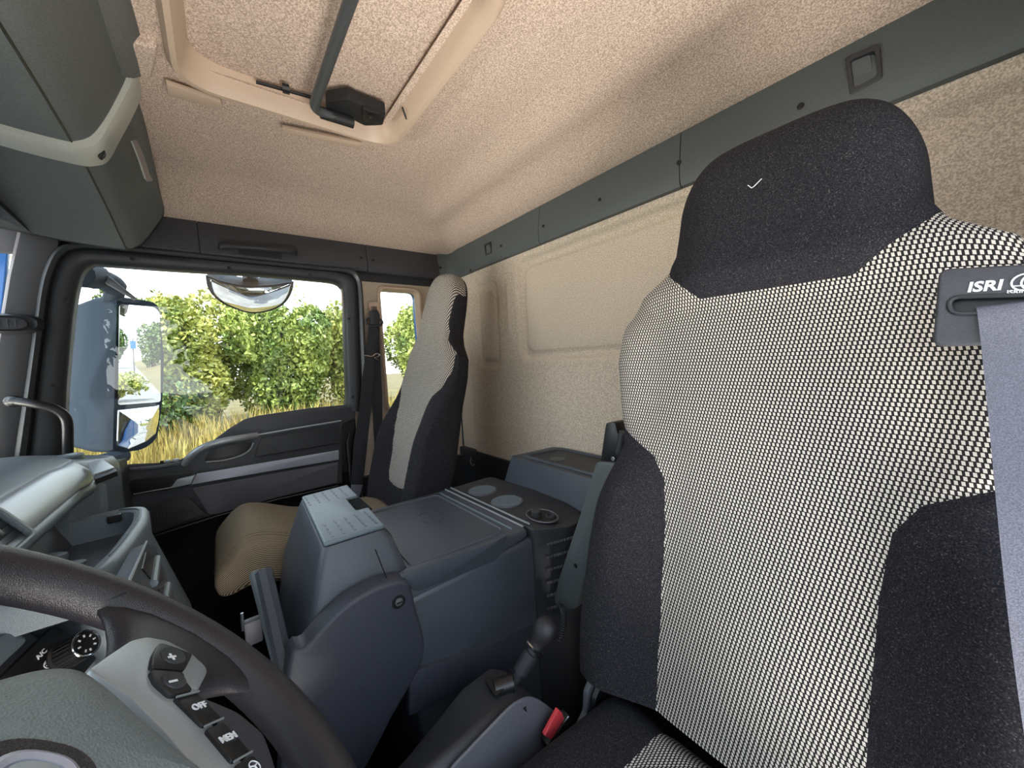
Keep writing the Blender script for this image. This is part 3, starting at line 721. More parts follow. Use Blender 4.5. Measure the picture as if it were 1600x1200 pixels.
a1, a2 = clip(c2_[0], c2_[1], [a[0] for a in c2_[2]], c2_[2])
emit('cushion_bolster', a1, 'rib', ps); emit('cushion_bolster', a2, 'rib', ps)
obj('seat_base', box((PXC-0.19, -0.52, 0.0), (PXC+0.19, -0.08, 0.47), 0.02), 'black', ps)
# passenger belt
pbx = 0.985
pb_ = thing('passenger_seat_belt', PX(583, 500, pbx), 'black passenger seat belt hanging from the beige pillar beside the quarter window', 'seat belt')
s1 = XS([(577, 506), (592, 505), (594, 555), (597, 615), (598, 700), (585, 700), (581, 610), (574, 560)], pbx+0.008)
obj('rear_strap', prism(s1, (-0.0016, 0, 0)), 'black_webbing', pb_)
s2 = XS([(576, 508), (591, 507), (583, 600), (578, 655), (567, 757), (548, 757), (553, 690), (561, 640), (566, 590), (572, 545)], pbx)
obj('front_strap', prism(s2, (-0.0018, 0, 0)), 'black_webbing', pb_)
obj('strap_end', prism(rnd(XS([(548, 757), (567, 757), (560, 780), (549, 784)], pbx-0.001), 0.004), (-0.003, 0, 0), 0.001), 'webbing', pb_)
obj('guide_body', prism(rnd(XS([(577, 485), (588, 484), (592, 492), (592, 508), (577, 508)], pbx), 0.007, 4), (-0.018, 0, 0), 0.004), 'charcoal', pb_, True, 40)
obj('guide_ring', tube(spline(XS([(572, 503), (575, 498), (585, 497), (595, 500), (597, 506), (590, 509), (578, 509)], pbx-0.012), 4, True), 0.006, 8, closed=True), 'charcoal', pb_, True)
hk = obj('wire_hook', tube(spline([PX(a, b, x) for a, b, x in ((567, 555, 0.972), (574, 556, 0.966), (581, 557, 0.964), (587, 553, 0.966), (593, 554, 0.968), (590, 558, 0.966), (585, 559, 0.964), (591, 563, 0.966))], 5), 0.0028, 8), 'chrome', None, True)
tag(hk, 'small shiny wire hook clipped on the black passenger belt', 'hook')
# ================================================================== ROOF HATCH
ZL = 1.812
rh = thing('roof_hatch', (0.0, -0.2, ZL), 'beige framed roof hatch with a speckled felt panel and dark pull bar', 'hatch')
def hl(x1, y0, y1, x0, r, z): return rnd([V((x1, y1, z)), V((x1, y0, z)), V((x0, y0, z)), V((x0, y1, z))], r, 7)
# outline measured on the lip: far edge x 0.315, front edge y 0.055, rear edge y -0.465
L0 = hl(0.326, -0.502, 0.032, -0.30, 0.085, 1.853); L1 = hl(0.324, -0.498, 0.030, -0.30, 0.085, 1.828); L2 = hl(0.315, -0.486, 0.022, -0.29, 0.080, ZL)
L3_ = hl(0.305, -0.474, 0.012, -0.275, 0.075, ZL); L4 = hl(0.294, -0.458, 0.000, -0.26, 0.072, 1.832); L5 = hl(0.280, -0.438, -0.014, -0.24, 0.070, 1.892)
obj('frame', grid([L0, L1, L2, L3_, L4, L5], closed_u=True), 'beige_plastic', rh, True, 50)
obj('felt_panel', plate([hl(0.286, -0.444, -0.008, -0.25, 0.07, 1.880)], (0, 0, -1), 0.012, 0.004), 'headliner', rh, True, 40)
gapl = hl(0.2795, -0.4375, -0.0145, -0.241, 0.07, 1.876)
obj('panel_gap', tube(gapl, 0.003, 6, closed=True), 'black', rh)
obj('side_tab', prism(rnd(ZS([(259, 131), (262, 150), (348, 172), (346, 160)], 1.822), 0.004), (0, 0, 0.012), 0.003), 'beige_plastic', rh, True, 40)
obj('label_plate', prism(rnd(PX_ := [PZ(a, b, ZL+0.004) for a, b in ((441, 199), (444, 208), (561, 232), (566, 224))], 0.004), (0.004, 0, 0.010), 0.001), 'beige_plastic', rh, True, 40)
by = PZ(485, 172, 1.805)
tip = PZ(488, 172, 1.803)
bpath = rnd([V((-0.42, tip.y+0.004, 1.800)), V((tip.x-0.004, tip.y, 1.803)), V((tip.x+0.004, tip.y-0.080, 1.806))], 0.03, 6, closed=False)
obj('pull_bar', tube(bpath, 0.0115, 12), 'seal', rh, True)
br = ZS([(510, 160), (545, 155), (560, 163), (603, 178), (598, 196), (570, 197), (548, 186), (510, 190)], 1.818)
obj('latch_bracket', prism(rnd(br, 0.006, 3), (0, 0, 0.03), 0.006), 'rubber', rh, True, 40)
obj('bracket_sleeve', tube([V((tip.x+0.002, tip.y-0.02, 1.805)), V((tip.x+0.005, tip.y-0.10, 1.808))], 0.014, 12), 'rubber', rh, True)
obj('latch_lug', prism(rnd(ZS([(566, 171), (598, 180), (594, 194), (568, 190)], 1.806), 0.005, 3), (0, 0, 0.014), 0.003), 'black', rh, True, 40)
screw(PZ(579, 181, 1.805)+V((0, 0, -0.001)), (0, 0, -1), 0.008, rh)
obj('hinge_knuckle', tube([PZ(441, 137, 1.84), PZ(452, 140, 1.84)], 0.011, 10), 'black', rh, True)
obj('hinge_rod', tube([PZ(400, 128, 1.848), PZ(500, 156, 1.848)], 0.004, 8), 'black', rh)
obj('frame_notch', tube([PZ(629, 168, 1.829), PZ(635, 186, 1.822)], 0.0022, 6), 'charcoal', rh)

# ================================================================== OVERHEAD STORAGE above the windscreen
oc = thing('overhead_console', (0.0, 0.35, 1.62), 'long rounded grey overhead storage box above the windscreen with pale end bracket', 'storage box')
def zoff(x): return lerp(x, [(-1.0, 0.075), (0.2, 0.075), (0.5, 0.065), (0.70, 0.035), (0.93, -0.010)])
def oprof(x, g=0.0):
    dz = zoff(x); k = lerp(x, [(0.5, 1.0), (0.93, 0.72)])
    P = [(0.50, 1.640), (0.33, 1.602), (0.222, 1.590), (0.196, 1.594), (0.172, 1.612), (0.150, 1.65), (0.128, 1.70), (0.105, 1.76), (0.098, 1.80), (0.100, 1.85)]
    return [V((x, y-g*(1 if i > 2 else 0.3), (z-1.59)*k+1.59+dz-(g if i < 5 else 0.0))) for i, (y, z) in enumerate(P)]
def osmooth(x, g=0.0): return spline(oprof(x, g), 4)
def body(xa, xb, i0, i1, m, name):
    n = 14; rows = []
    for k in range(n+1):
        x = xa+(xb-xa)*k/n; rows.append(osmooth(x)[i0:i1])
    return obj(name, grid(rows), m, oc, True, 60)
body(-1.0, 0.40, 11, 41, 'console_cloth', 'front_cover'); body(-1.0, 0.40, 0, 11, 'console_cloth', 'underside')
body(0.39, 0.935, 11, 41, 'console_cloth', 'front_cover'); body(0.39, 0.935, 0, 11, 'console_cloth', 'underside')
obj('seam', grid([[osmooth(x, -0.002)[9], osmooth(x, -0.002)[12]] for x in [-1+0.1*k for k in range(20)]+[0.935]]), 'black', oc)
obj('seam_line', tube([osmooth(x)[10]*0.5+osmooth(x)[11]*0.5 for x in [-1+0.1*k for k in range(20)]+[0.935]], 0.0022, 6), 'black', oc)
obj('end_cap', prism(osmooth(0.934)[0:40]+[V((0.934, 0.50, 1.85))], (0.02, 0, 0)), 'charcoal', oc)
# pale bracket that wraps the box
bw = 0.040
r0 = osmooth(0.50, 0.002)[0:37]; rows = []
for dx, g in ((0.0, 0.0), (0.0, 0.010), (0.006, 0.013), (0.016, 0.014), (0.046, 0.014), (0.056, 0.012), (0.06, 0.0)):
    rows.append([p+V((0, 0, 0)) for p in osmooth(0.375+dx*1.45, g)[0:40]])
obj('bracket_band', grid(rows), 'ivory_plastic', oc, True, 50)
q = PP(152, 240, osmooth(0.49, 0.014)[13], V((0, -0.75, -0.66)))
mid = osmooth(0.408, 0.0145)
q = mid[15]; qn = V((0, -0.9, -0.4)).normalized(); qu = X_
obj('socket_recess', obox(q, qu, qn.cross(qu), qn, 0.016, 0.020, 0.006, 0.002), 'black', oc, True)
obj('socket_plug', obox(q+qn*0.002, qu, qn.cross(qu), qn, 0.009, 0.010, 0.006, 0.001), 'seal', oc, True)
# blind roll above the box
rp_ = [V((x, 0.112+0.012*sm((0.4-x)), 1.868)) for x in [-1.0+0.1*k for k in range(14)]] + [V((0.36, 0.110, 1.866))]
br_ = tag(obj('roller_blind', tube(rp_, [0.050+0.002*math.sin(k*2.1) for k in range(len(rp_))], 16), 'roll_cloth', None, True), 'grey fabric roller blind lying rolled up above the overhead storage box', 'blind')
# metal clip under the bracket
mc = tag(obj('metal_clip', prism(YS([(207, 221), (214, 219), (224, 241), (235, 275), (240, 282), (232, 284), (228, 279), (217, 246)], 0.10), (0, 0.003, 0)), 'steel'), 'thin bare metal clip below the pale bracket at the box end', 'clip')
# dark screen rail at the far left under the roof
obj('visor_rail', tube([PX(58, 361, 0.94), PX(0, 316, 0.94)+V((0, 0.02, 0))], 0.008, 10), 'charcoal', oc, True)
obj('visor_panel', prism([V((0.93, 0.40, 1.60)), V((0.93, 0.50, 1.64)), V((-0.95, 0.50, 1.70)), V((-0.95, 0.40, 1.68))], (0, 0, 0.01)), 'charcoal', oc)

# ================================================================== DASHBOARD
da = thing('dashboard', (0.3, 0.4, 0.6), 'blue grey dashboard with pale fascia strip running to the passenger door', 'dashboard')
# section (y, z): windscreen edge -> pad -> nose -> strip -> lower lip, in the run x = 0.0 .. 0.70
def dsec(x):
    f = sm((x-0.62)/0.10)*0.0
    return [V((x, 0.60, 0.955)), V((x, 0.52, 0.985)), V((x, 0.44, 0.992)), V((x, 0.365, 0.985)), V((x, 0.318, 0.966)), V((x, 0.305, 0.958))]
xsr = [-0.95, -0.4, 0.0, 0.25, 0.50, 0.62, 0.70, 0.76]
def dskew(x, p):   # the nose runs back a little towards the door
    s = lerp(x, [(0.5, 0.0), (0.76, 0.035)]); return p+V((0, s*(1 if p.y < 0.45 else 0.4), -lerp(x, [(0.4, 0), (0.76, 0.03)])))
obj('top_pad', grid([[dskew(x, p) for p in spline(dsec(x), 4)] for x in xsr]), 'dash_blue', da, True, 60)
def strip(sec, name, m, xs): return obj(name, grid([[dskew(x, V((x, y, z))) for y, z in sec] for x in xs]), m, da, True, 60)
fx = [0.125, 0.25, 0.40, 0.50, 0.58, 0.645]
strip([(0.306, 0.962), (0.302, 0.963), (0.290, 0.955), (0.272, 0.935), (0.262, 0.917), (0.262, 0.912), (0.275, 0.912)], 'fascia_strip', 'silver', fx)
strip([(0.30, 0.960), (0.275, 0.912), (0.262, 0.908), (0.256, 0.898), (0.262, 0.886), (0.30, 0.876)], 'lower_lip', 'dash_blue', [-0.1]+fx+[0.70])
strip([(0.30, 0.880), (0.285, 0.84), (0.27, 0.80), (0.30, 0.55), (0.42, 0.30)], 'lower_fascia', 'dark_grey', [-0.5, 0.0, 0.3, 0.5, 0.70])
# rounded shoulder below the strip by the door
sh = [PX(158, 752, 0.62), PX(172, 800, 0.62)]
obj('glove_shoulder', loft([[V((0.35, 0.275, 0.83)), V((0.35, 0.27, 0.88)), V((0.35, 0.33, 0.885)), V((0.35, 0.40, 0.8))],
    [V((0.55, 0.268, 0.80)), V((0.55, 0.262, 0.895)), V((0.55, 0.32, 0.90)), V((0.55, 0.40, 0.8))],
    [V((0.69, 0.275, 0.76)), V((0.69, 0.272, 0.86)), V((0.69, 0.33, 0.885)), V((0.69, 0.40, 0.8))],
    [V((0.74, 0.31, 0.72)), V((0.74, 0.31, 0.82)), V((0.74, 0.35, 0.85)), V((0.74, 0.40, 0.8))]]), 'dash_blue', da, True, 60)
# end piece with the demister disc next to the door
e0 = [PX(a, b, 0.95) for a, b in ((115, 712), (183, 708), (199, 728), (160, 745), (145, 740))]
endt_ = [V((0.66, 0.50, 0.965)), V((0.97, 0.42, 0.930)), V((0.985, 0.30, 0.905)), V((0.93, 0.262, 0.885)), V((0.70, 0.300, 0.930))]
eo = [V((0.64, 0.56, 0)), V((0.99, 0.47, 0)), V((0.995, 0.30, 0)), V((0.90, 0.272, 0)), V((0.66, 0.315, 0))]
ez = [0.945, 0.932, 0.905, 0.905, 0.935]; ec0 = sum(eo, V())/5
def elv(s, dz): return rnd([V((ec0.x+(p.x-ec0.x)*s, ec0.y+(p.y-ec0.y)*s, z+dz)) for p, z in zip(eo, ez)], 0.04, 4)
obj('end_piece', loft([elv(1.02, -0.20), elv(1.02, -0.05), elv(1.0, -0.025), elv(0.93, -0.006), elv(0.80, 0.0), elv(0.4, 0.002)]), 'dash_blue', da, True, 60)
obj('demister_ring', lathe(V((0.845, 0.395, 0.922)), (0, 0.10, 1), [(0.058, -0.01), (0.058, 0.006), (0.050, 0.010), (0.046, 0.004), (0.0, 0.003)], 28), 'dash_blue', da, True)
obj('fuse_cover', prism(rnd(ZS([(137, 723), (160, 717), (179, 730), (146, 741)], 0.934), 0.006), (0, 0, -0.012), 0.003), 'silver', da, True, 40)
obj('cover_gap', prism(ZS([(146, 742), (180, 731), (183, 736), (149, 749)], 0.930), (0, 0, -0.012)), 'black', da)
obj('side_closing_panel', prism([V((0.74, 0.30, 0.30)), V((0.99, 0.27, 0.30)), V((0.99, 0.27, 0.88)), V((0.74, 0.32, 0.88))], (0, 0.12, 0)), 'dark_grey', da)
# air vent left of the strip
vx0, vx1 = -0.11, 0.118
va = [V((vx1, 0.298, 0.962)), V((vx1, 0.262, 0.905))]
vu = (va[1]-va[0]).normalized(); vn = X_.cross(vu); vn = vn if vn.y < 0 else -vn
vc0 = V(((vx0+vx1)/2, 0.279, 0.931))
fr_o = rnd([vc0+X_*a+vu*b for a, b in ((0.118, -0.036), (0.118, 0.036), (-0.118, 0.036), (-0.118, -0.036))], 0.016, 5)
fr_i = rnd([vc0+X_*a+vu*b for a, b in ((0.106, -0.029), (0.106, 0.029), (-0.106, 0.029), (-0.106, -0.029))], 0.010, 5)
vf_ = obj('air_vent', plate([fr_o, fr_i], vn, 0.010, 0.003), 'dash_blue', da, True, 40)
obj('vent_back', plate([[p-vn*0.03 for p in fr_i]], vn, 0.002), 'black', vf_)
for k in range(5):
    c = vc0 + vu*(-0.022+0.011*k)
    obj('slat', obox(c-vn*0.006, X_, (vu*0.35-vn).normalized(), vn, 0.210, 0.020, 0.0022, 0.0008), 'mid_grey', vf_)
for k in (-1, 1):
    obj('slat_tab', obox(vc0+X_*(0.052*k)+vn*0.004, X_, vu, vn, 0.016, 0.014, 0.012, 0.003), 'charcoal', vf_, True)
# open tray on the centre stack
tz = 0.852
to = ZS([(84, 845), (100, 832), (205, 797), (222, 806), (219, 822), (190, 860), (145, 905), (110, 930), (40, 935), (20, 905)], tz)
to = [V((0.375, 0.300, tz)), V((0.385, 0.178, tz)), V((0.352, 0.150, tz)), V((0.25, 0.138, tz)), V((0.10, 0.146, tz)), V((-0.005, 0.160, tz)), V((-0.005, 0.300, tz))]
tor = rnd(to, [0, 0.03, 0.02, 0.04, 0.05, 0, 0], 5)
ti = [V((0.352, 0.292, tz)), V((0.358, 0.196, tz)), V((0.335, 0.172, tz)), V((0.25, 0.164, tz)), V((0.10, 0.172, tz)), V((0.02, 0.184, tz)), V((0.02, 0.292, tz))]
tir = rnd(ti, [0, 0.02, 0.02, 0.03, 0.03, 0, 0], 5)
tm = [o*0.5+i*0.5+V((0, 0, 0.006)) for o, i in zip(tor, tir)]
td = lambda L, d, s=1.0: [V((p.x, p.y, p.z+d)) for p in L]
cl = lambda p: max(p.x, 0.075)
low0 = [V((cl(p), p.y, tz-0.055)) for p in tor]; low2 = [V((cl(p)+0.012*(p.x > 0.2), p.y-0.050*(p.y < 0.25), 0.60)) for p in tor]; low = [V((cl(p)+0.012*(p.x > 0.2), p.y-0.02*(p.y < 0.25), 0.40)) for p in tor]
tr_ = obj('storage_tray', grid([low, low2, low0, td(tor, -0.053), td(tor, -0.02), td(tor, -0.006), [o*0.8+i*0.2+V((0, 0, 0.004)) for o, i in zip(tor, tir)], tm, td(tir, 0.001), td(tir, -0.05)], closed_u=True), 'dash_blue', da, True, 50)
obj('tray_floor', plate([td(tir, -0.05)], (0, 0, 1), 0.002), 'console_blue', tr_)
obj('tray_notch', obox(V((0.345, 0.205, tz-0.006)), X_, Y_, Z_, 0.012, 0.022, 0.016, 0.002), 'black', tr_)
obj('front_edge_line', tube([o*0.35+i*0.65+V((0, 0, 0.005)) for o, i in zip(tor[2:-2], tir[2:-2])], 0.0012, 6), 'charcoal', tr_)
# open compartments on the face of the stack that looks at the seats
fp0 = V((0.355, 0.146, 0.82)); fpn = V((0.10, 0.012, 0.0)).cross(V((0.012, -0.050, -0.22))).normalized(); fpn = fpn if fpn.y < 0 else -fpn
def FP(pts, h=0.0): return [PP(a, b, fp0+fpn*h, fpn) for a, b in pts]
obj('pocket_panel', prism(FP([(229, 848), (243, 853), (276, 945), (262, 960), (196, 925), (205, 905)], 0.003), -fpn*0.02, 0.002), 'console_blue', da)
for pk in (((229, 862), (241, 868), (257, 905), (243, 913), (223, 888)), ((248, 920), (259, 913), (270, 938), (256, 950))):
    obj('pocket', prism(FP(pk, 0.0045), -fpn*0.004, 0.001), 'black', da)
for a, b in (((246, 872), (240, 912)), ((262, 914), (258, 936))):
    p, q = FP([a, b], 0.006); obj('pocket_lip', tube([p, q], 0.005, 8), 'dash_blue', da, True)
p, q = FP([(229, 846), (199, 914)], 0.004); obj('edge_line', tube([p, q], 0.0016, 6), 'silver', da)
# things lying in the tray
for k, (px, py) in enumerate(((78, 868), (112, 880))):
    c = PZ(px, py, tz-0.028)
    t0 = obj('grey_cap', lathe(c+V((0, 0, -0.019)), (0.1, -0.1, 1), [(0.020, 0), (0.022, 0.012), (0.020, 0.018), (0.012, 0.021), (0, 0.0215)] if k == 0 else [(0.014, 0), (0.014, 0.012), (0.017, 0.015), (0.016, 0.019), (0, 0.020)], 20), 'flap_blue', None, True)
    tag(t0, ('wide pale grey cap lying in the dashboard tray' if k == 0 else 'smaller pale grey cap lying in the tray just behind the wheel rim'), 'cap', 'caps in the dashboard tray')
# lower centre panel with the climate knob
kc = PP(137, 1004, V((0.0, 0.17, 0.70)), V((-0.15, -0.93, 0.33)))
pn = V((-0.42, -0.80, 0.42)).normalized(); pu = V((1, 0, 0)); pu = (pu-pn*pu.dot(pn)).normalized(); pv = pn.cross(pu)
P0 = kc - pn*0.035
obj('control_panel', obox(P0+pu*-0.115-pn*0.006, pu, pv, pn, 0.28, 0.085, 0.012, 0.004), 'black', da, True)
obj('panel_surround', obox(P0+pu*-0.14-pn*0.016+pv*0.01, pu, pv, pn, 0.30, 0.20, 0.012, 0.006), 'dark_grey', da, True)
obj('trim_bar', obox(P0+pu*-0.15+pv*0.068-pn*0.004, pu, pv, pn, 0.28, 0.030, 0.016, 0.006), 'dash_blue', da, True)
obj('display', obox(P0+pu*-0.17+pv*0.130-pn*0.012, pu, pv, pn, 0.26, 0.075, 0.012, 0.006), 'console_blue', da, True)
kn = obj('climate_knob', lathe(P0, pn, [(0.0235, 0), (0.0235, 0.003), (0.0205, 0.005), (0.0193, 0.030), (0.0185, 0.033), (0.016, 0.0335), (0, 0.0335)], 36), 'black', da, True)
obj('knob_ring', tube([P0+pn*0.033+(pu*math.cos(a)+pv*math.sin(a))*0.0185 for a in [2*math.pi*i/32 for i in range(32)]], 0.0019, 8, closed=True), 'chrome', kn, True)
for i in range(24):
    a = 2*math.pi*i/24; d = pu*math.cos(a)+pv*math.sin(a)
    obj('knob_rib', tube([P0+d*0.0206+pn*0.007, P0+d*0.0198+pn*0.029], 0.0008, 5), 'charcoal', kn)
for a in (20, 65, 110, 160, 215, 250, 300, 340):
    d = pu*math.cos(math.radians(a))+pv*math.sin(math.radians(a))
    obj('knob_mark', obox(P0+pn*0.0341+d*0.0112, d, pn.cross(d), pn, 0.0036, 0.0022, 0.0006), 'white_ink', kn)
text('A/C', PP(65, 1022, P0+pn*0.0005, pn), pu, pn, 0.0088, da, 'white_ink')
sy = PP(76, 1037, P0+pn*0.0005, pn)
obj('seat_symbol', merge(*[obox(sy+pv*(0.0035*k-0.0035), pu, pv, pn, 0.008, 0.0012, 0.0006) for k in range(3)], tube([sy+(pu*math.cos(a)*0.006+pv*math.sin(a)*0.0055) for a in [2*math.pi*i/16 for i in range(16)]], 0.0005, 5, closed=True)), 'white_ink', da)
# dark slot to the right of the knob panel and the rest of the lower dash under the wheel
obj('steering_cowl', loft([[V((-0.526+a*0.08, 0.30, 0.76+b*0.06)) for a, b in ((-1,-1),(1,-1),(1,1),(-1,1))], [V((-0.526+a*0.05, 0.16, 0.82+b*0.035)) for a, b in ((-1,-1),(1,-1),(1,1),(-1,1))]]), 'charcoal', da)

# A pillar grab handle
h1 = thing('pillar_handle', PX(100, 700, 0.93), 'black bent tube handle on the pillar ahead of the passenger window', 'handle')
hpts = [PX(19, 627, 0.955), PX(28, 627, 0.935), PX(58, 632, 0.915), PX(88, 640, 0.91), PX(104, 656, 0.915), PX(106, 690, 0.925), PX(106, 722, 0.935)]
obj('tube', tube(spline(hpts, 6), [0.018]*3+[0.0155]*3+[0.0125]*31, 14), 'black', h1, True)

# the same handle on the driver's side, held by a hand: both show as a reflection in the door glass
h2 = thing('pillar_handle', (-0.93, 0.42, 0.93), 'black bent tube handle on the driver side pillar, seen only reflected in the door glass', 'handle')
lpts = [V((-p.x, p.y, p.z)) for p in hpts]
obj('tube', tube(spline(lpts, 6), [0.018]*3+[0.0155]*3+[0.0125]*31, 14), 'black', h2, True)
gc_ = lpts[4]*0.5+lpts[5]*0.5; hand_parts = []
for i, (ln, rr_) in enumerate(((1.0, 0.0078), (1.12, 0.0086), (1.16, 0.0088), (1.05, 0.0084))):
    z = gc_.z-0.030+0.0195*i; pts_ = []
    for k in range(9):
        a = math.radians(215-ln*255*k/8); pts_.append(V((gc_.x+0.0235*math.cos(a), gc_.y+0.0235*math.sin(a), z-0.004*k/8)))
    pts_ = [V((gc_.x-0.018, gc_.y-0.052, z+0.002)), V((gc_.x-0.024, gc_.y-0.030, z+0.001))]+pts_
    hand_parts.append(tube(pts_, [rr_*1.1]*2+[rr_*(1.05-0.035*k) for k in range(9)], 10))
hand_parts.append(tube(spline([V((gc_.x+0.006, gc_.y-0.060, gc_.z-0.012)), V((gc_.x+0.022, gc_.y-0.040, gc_.z+0.010)), V((gc_.x+0.030, gc_.y-0.018, gc_.z+0.032)), V((gc_.x+0.024, gc_.y-0.004, gc_.z+0.048))], 3), [0.015, 0.0145, 0.014, 0.013, 0.012, 0.0115, 0.011, 0.0105, 0.010, 0.009], 10))
pal = [V((gc_.x-0.012, gc_.y-0.020, gc_.z-0.001)), V((gc_.x-0.011, gc_.y-0.040, gc_.z-0.002)), V((gc_.x-0.012, gc_.y-0.070, gc_.z-0.006)), V((gc_.x-0.022, gc_.y-0.100, gc_.z-0.012)), V((gc_.x-0.040, gc_.y-0.140, gc_.z-0.020)), V((gc_.x-0.085, gc_.y-0.23, gc_.z-0.05))]
hand_parts.append(tube(pal, [0.030, 0.040, 0.041, 0.033, 0.029, 0.036], 14, up=(1, 0, 0), flat=0.42))
hd_ = obj('hand', merge(*hand_parts), 'skin', None, True, None)
rm = hd_.modifiers.new('unite', 'REMESH'); rm.mode = 'VOXEL'; rm.voxel_size = 0.003; rm.use_smooth_shade = True
sm_ = hd_.modifiers.new('soften', 'SMOOTH'); sm_.factor = 0.5; sm_.iterations = 3
tag(hd_, 'bare right hand gripping the driver side pillar handle, seen reflected in the door glass', 'person')
slv = obj('sleeve', tube([V((gc_.x-0.066, gc_.y-0.19, gc_.z-0.038)), V((gc_.x-0.10, gc_.y-0.25, gc_.z-0.058)), V((gc_.x-0.20, gc_.y-0.38, gc_.z-0.10)), V((gc_.x-0.34, gc_.y-0.50, gc_.z-0.12))], [0.043, 0.048, 0.056, 0.062], 14), 'blue_paint', hd_, True)

# ================================================================== CENTRE CONSOLE
cc_ = thing('centre_console', (0.14, -0.4, 0.05), 'bulky blue grey centre console between the seats with folding lid and drink rings', 'console')
XA, XB = -0.095, 0.365
# lower body (tunnel) and upper body
obj('body', hexa([(XA-0.01, -0.30, 0.10), (XB, -0.30, 0.10), (XB, -0.86, 0.10), (XA-0.01, -0.665, 0.10), (XA, -0.26, 0.655), (XB, -0.26, 0.655), (XB, -0.63, 0.672), (XA-0.005, -0.625, 0.672)], 0.014, 3), 'console_blue', cc_, True, 40)
obj('body_foot', prism([PX(a, b, XA-0.013) for a, b in ((640, 1052), (760, 1010), (872, 962), (875, 1010), (740, 1075), (640, 1120))], (0.02, 0, 0), 0.004), 'tunnel_blue', cc_, True, 40)
# storage lid
lz = 0.700
lid = [V((XA+0.012, -0.265, lz)), V((XB-0.01, -0.285, lz)), V((XB-0.02, -0.60, lz)), V((XA+0.005, -0.610, lz))]
obj('lid', hexa([V((XA+0.001, -0.255, 0.625)), V((XB-0.005, -0.27, 0.64)), V((XB-0.012, -0.604, 0.68)), V((XA-0.002, -0.612, 0.675))]+lid, 0.012, 3), 'console_blue', cc_, True, 40)
lip = [PX(a, b, XA-0.004) for a, b in ((626, 902), (634, 896), (700, 872), (770, 848), (795, 834), (786, 862), (776, 876), (660, 923), (648, 924))]
obj('lid_skirt', prism(rnd(lip, 0.008, 3), (0.02, 0, 0), 0.004, 2), 'console_blue', cc_, True, 40)
ins = [V((XA+0.035, -0.300, lz+0.0005)), V((XB-0.040, -0.315, lz+0.0005)), V((XB-0.045, -0.555, lz+0.0005)), V((XA+0.028, -0.560, lz+0.0005))]
insr = rnd(ins, 0.02, 4); cI = sum(ins, V())/4
obj('lid_rim', grid([insr, [p+V((0, 0, 0.003)) for p in [cI+(q-cI)*0.985 for q in insr]], [cI+(q-cI)*0.965+V((0, 0, 0.003)) for q in insr], [cI+(q-cI)*0.95+V((0, 0, -0.0003)) for q in insr]], closed_u=True), 'console_blue', cc_, True, 40)
em = [cI+V((0.03, -0.02, 0.0006))+V((math.cos(t)*0.045, math.sin(t)*0.028, 0)) for t in [2*math.pi*i/24 for i in range(24)]]
obj('lid_emboss', tube(em, 0.0012, 6, closed=True), 'console_blue', cc_, True)
for k, yy in enumerate((-0.570, -0.600, -0.622)):
    obj('lid_groove', tube([V((XB-0.045+0.02*(k > 0), yy+0.002, lz+0.001)), V((XA+0.025-0.01*(k > 0), yy-0.006, lz+0.001))], 0.0028, 6), 'silver' if k else 'flap_blue', cc_, True)
# rear deck with two drink rings and a small switch well
rd = [V((XA-0.012, -0.618, lz-0.002)), V((XB-0.02, -0.606, lz-0.002)), V((XB-0.015, -0.80, lz-0.002)), V((0.0, -0.835, lz-0.006)), V((-0.13, -0.790, lz-0.012)), V((-0.155, -0.72, lz-0.012))]
obj('rear_deck', prism(rnd(rd, [0.004, 0.004, 0.03, 0.06, 0.06, 0.05], 5), (0.0, 0.0, -0.56), 0.016, 3), 'charcoal', cc_, True, 40)
for px, py, r in ((754, 766, 0.050), (792, 783, 0.052)):
    c = PZ(px, py, lz)
    rg_ = obj('drink_ring', lathe(c+V((0, 0, -0.003)), (0, 0, 1), [(r, 0), (r, 0.0035), (r-0.004, 0.0045), (0, 0.0042)], 30), 'mid_grey', cc_, True)
    vv = []
    for k in range(-7, 8):
        hh = math.sqrt(max(r*r*0.8-(k*0.006)**2, 0))
        if hh > 0.004: vv.append(obox(c+V((0, k*0.006, 0.0022)), X_, Y_, Z_, 2*hh, 0.003, 0.0015))
    obj('ring_ribs', merge(*vv), 'dash_blue', rg_)
wc = PZ(847, 806, lz)
sw = obj('switch_well', plate([[wc+V((math.cos(t)*0.052, math.sin(t)*0.036, -0.003)) for t in [2*math.pi*i/28 for i in range(28)]]], (0, 0, 1), 0.0035, 0.001), 'black', cc_)
obj('well_rim', tube([wc+V((math.cos(t)*0.053, math.sin(t)*0.037, 0.001)) for t in [2*math.pi*i/28 for i in range(28)]], 0.0022, 6, closed=True), 'mid_grey', sw, True)
obj('lighter_knob', lathe(wc+V((0.012, 0.010, 0.0)), (0, 0, 1), [(0.015, 0), (0.015, 0.014), (0.012, 0.017), (0, 0.016)], 18), 'charcoal', sw, True)
obj('socket', lathe(wc+V((-0.022, -0.012, 0.0)), (0, 0, 1), [(0.014, 0), (0.014, 0.006), (0.010, 0.007), (0.009, 0.001), (0, 0.001)], 18), 'charcoal', sw, True)
# grille in the rear flank
for k in range(6):
    a, b = PX(855, 850+20*k, -0.124), PX(897, 838+20*k, -0.160)
    vv = []
    for i in range(9):
        p = a+(b-a)*(i/8); vv.append(obox(p+V((-0.004, 0, 0)), Y_, Z_, X_, 0.0085, 0.006, 0.004, 0.001))
    obj('grille_bar', merge(*vv), 'mid_grey', cc_)
